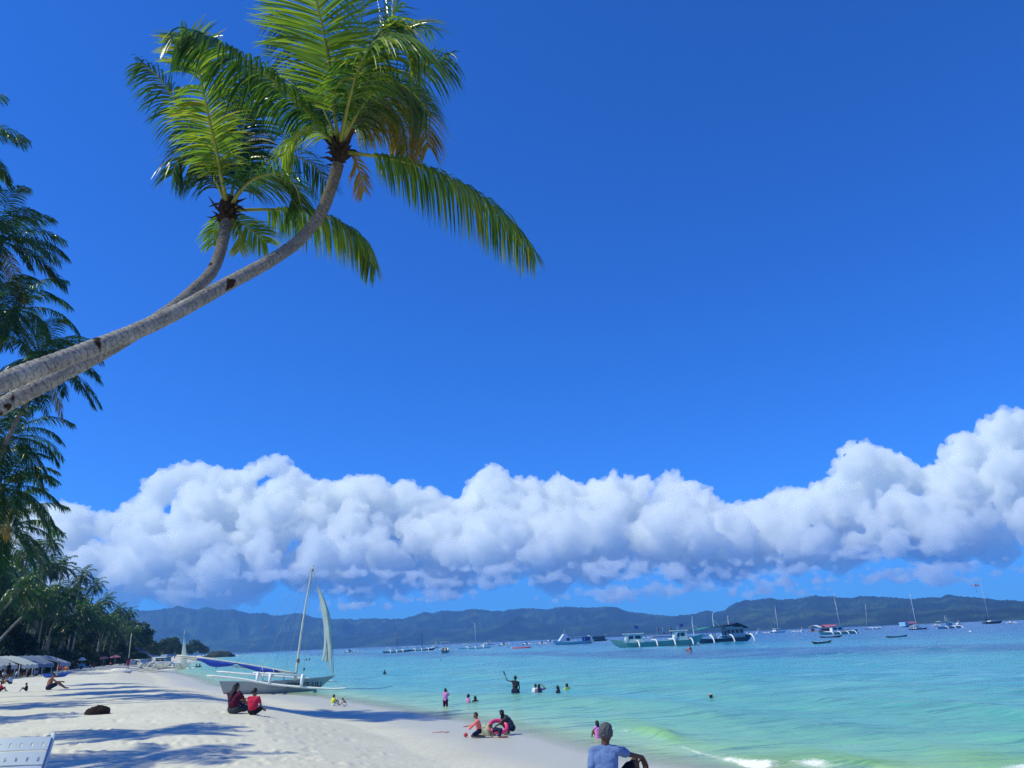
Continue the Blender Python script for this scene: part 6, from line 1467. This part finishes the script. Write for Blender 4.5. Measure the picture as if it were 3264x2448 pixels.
for px, py, h, f_, lb, gp in [(1226, 2150, 14, 40, 'bather far out alone with wet dark hair between the sailboat and the wader in pink', None), (969, 2141, 11, 0, 'dark head of a swimmer just right of the sailboat mast', None), (755, 2133, 10, 20, 'swimmer below the bundled blue sail', None),
    (688, 2136, 6, 0, 'distant swimmer under the outer end of the blue sail', None), (827, 2121, 6, 0, 'distant swimmer above the sailboat deck', None), (976, 2105, 6, 0, 'left of two far swimmers between mast and jib', None), (985, 2104, 6, 0, 'right of two far swimmers between mast and jib', None), (1405, 2106, 5, 0, 'tiny swimmer in front of the white motorboat', None),
    (626, 2129, 12, 0, 'left of two dark bathers below the distant headland', None), (636, 2129, 13, 30, 'right of two dark bathers below the distant headland', None)]:
    put(px, py, h, 'stand', f_, lb, sink=.80 if h < 12 else .70, sea_=True, skin='dark', voxel=.03)
# -- people on the left of the beach
put(153, 2200, 54, 'sit_lean', -90, 'sunburnt bare-backed man in a pale cap sitting with bent knees', skin='red', shorts=navy, hat=('cap', cl('pale_cap_cloth', (.60, .58, .42))), fat=1.12)
put(84, 2203, 24, 'sit', 80, 'small child in navy sitting on the sand left of the man in the cap', skin='brown', shirt=navy, shorts=navy, child=True)
put(33, 2180, 27, 'sit', 60, 'person in a pale blue shirt sitting hunched near the photo edge', skin='brown', shirt=cl('pale_blue_cloth', (.34, .42, .60)), shorts=navy, fat=1.25)
put(9, 2180, 22, 'sit', 30, 'brown-skinned person sitting left of the one in pale blue', skin='tan', shorts=black_)
put(-2, 2205, 27, 'sit', -60, 'person in red cut off by the photo edge', skin='brown', shirt=redc, shorts=black_)
PB0 = cl('pale_blue_cloth', (.34, .42, .60))
for i, (px, D, pose, mat) in enumerate([(4, 92, 'stand', navy), (20, 96, 'sit', wc), (33, 92, 'stand', black_), (47, 95, 'stand', maroon), (60, 99, 'sit', PB0), (72, 97, 'stand', navy), (84, 100, 'stand', black_), (97, 99, 'sit', maroon), (110, 104, 'stand', navy), (121, 103, 'sit', PB0), (131, 108, 'stand', gc), (150, 118, 'sit', gc), (228, 146, 'sit', navy), (243, 150, 'stand', black_), (262, 152, 'sit', navy), (290, 165, 'sit', wc), (304, 172, 'sit', maroon), (335, 190, 'sit', redc), (355, 198, 'sit', coral), (384, 205, 'sit', gc)]):
    p = at_d(px, 2100, D - 3.5); nm = ['navy', 'white', 'black', 'maroon', 'pale blue', 'navy', 'black', 'maroon', 'navy', 'pale blue', 'olive'][i] if i < 11 else None
    person('%s person in %s in the shade of the canopies' % ('standing' if pose == 'stand' else 'seated', nm) if nm else 'holidaymaker resting in the shade below the grove', (p.x, p.y, gz(p.x, p.y)), rad(trng.uniform(-180, 180)), pose, 1.0, 'brown', mat, black_, group='people under the canopies' if nm else 'holidaymakers below the grove', voxel=.03)
put(407, 2130, 34, 'stand', 20, 'person in red standing by the beached mast', skin='red', shirt=redc, shorts=redc, voxel=.025, D=150)
put(399, 2122, 24, 'stand', 10, 'dark figure standing just left of the person in red', skin='dark', shirt=navy, shorts=black_, voxel=.025, D=172)
put(402.5, 2144, 14, 'crouch', 10, 'child in green crouching by the sand heap', skin='brown', shirt=gc, shorts=gc, child=True, voxel=.025)
put(433.5, 2121, 17, 'stand', -40, 'left of the two people walking behind the grey beached boat', skin='dark', shirt=navy, shorts=black_, voxel=.03, D=185)
put(445, 2120, 14, 'stand', 30, 'right of the two people walking behind the grey beached boat', skin='dark', shirt=black_, shorts=navy, voxel=.03, D=215)
PB = cl('pale_blue_cloth', (.34, .42, .60)); Rg, Lg = GREY; bpy.context.view_layer.update()
for u_, mt, lb in ((.25, navy, 'stern-most passenger sitting in the grey beached boat'), (.42, black_, 'second passenger sitting in the grey beached boat'), (.55, maroon, 'third passenger sitting in the grey beached boat'), (.70, PB, 'passenger in pale blue near the bow of the grey beached boat')):
    w_ = Rg.matrix_world @ Vector((Lg * u_, 0, .55)); person(lb, w_, rad(trng.uniform(-160, 160)), 'sit', .95, 'brown', mt, black_, voxel=.03)
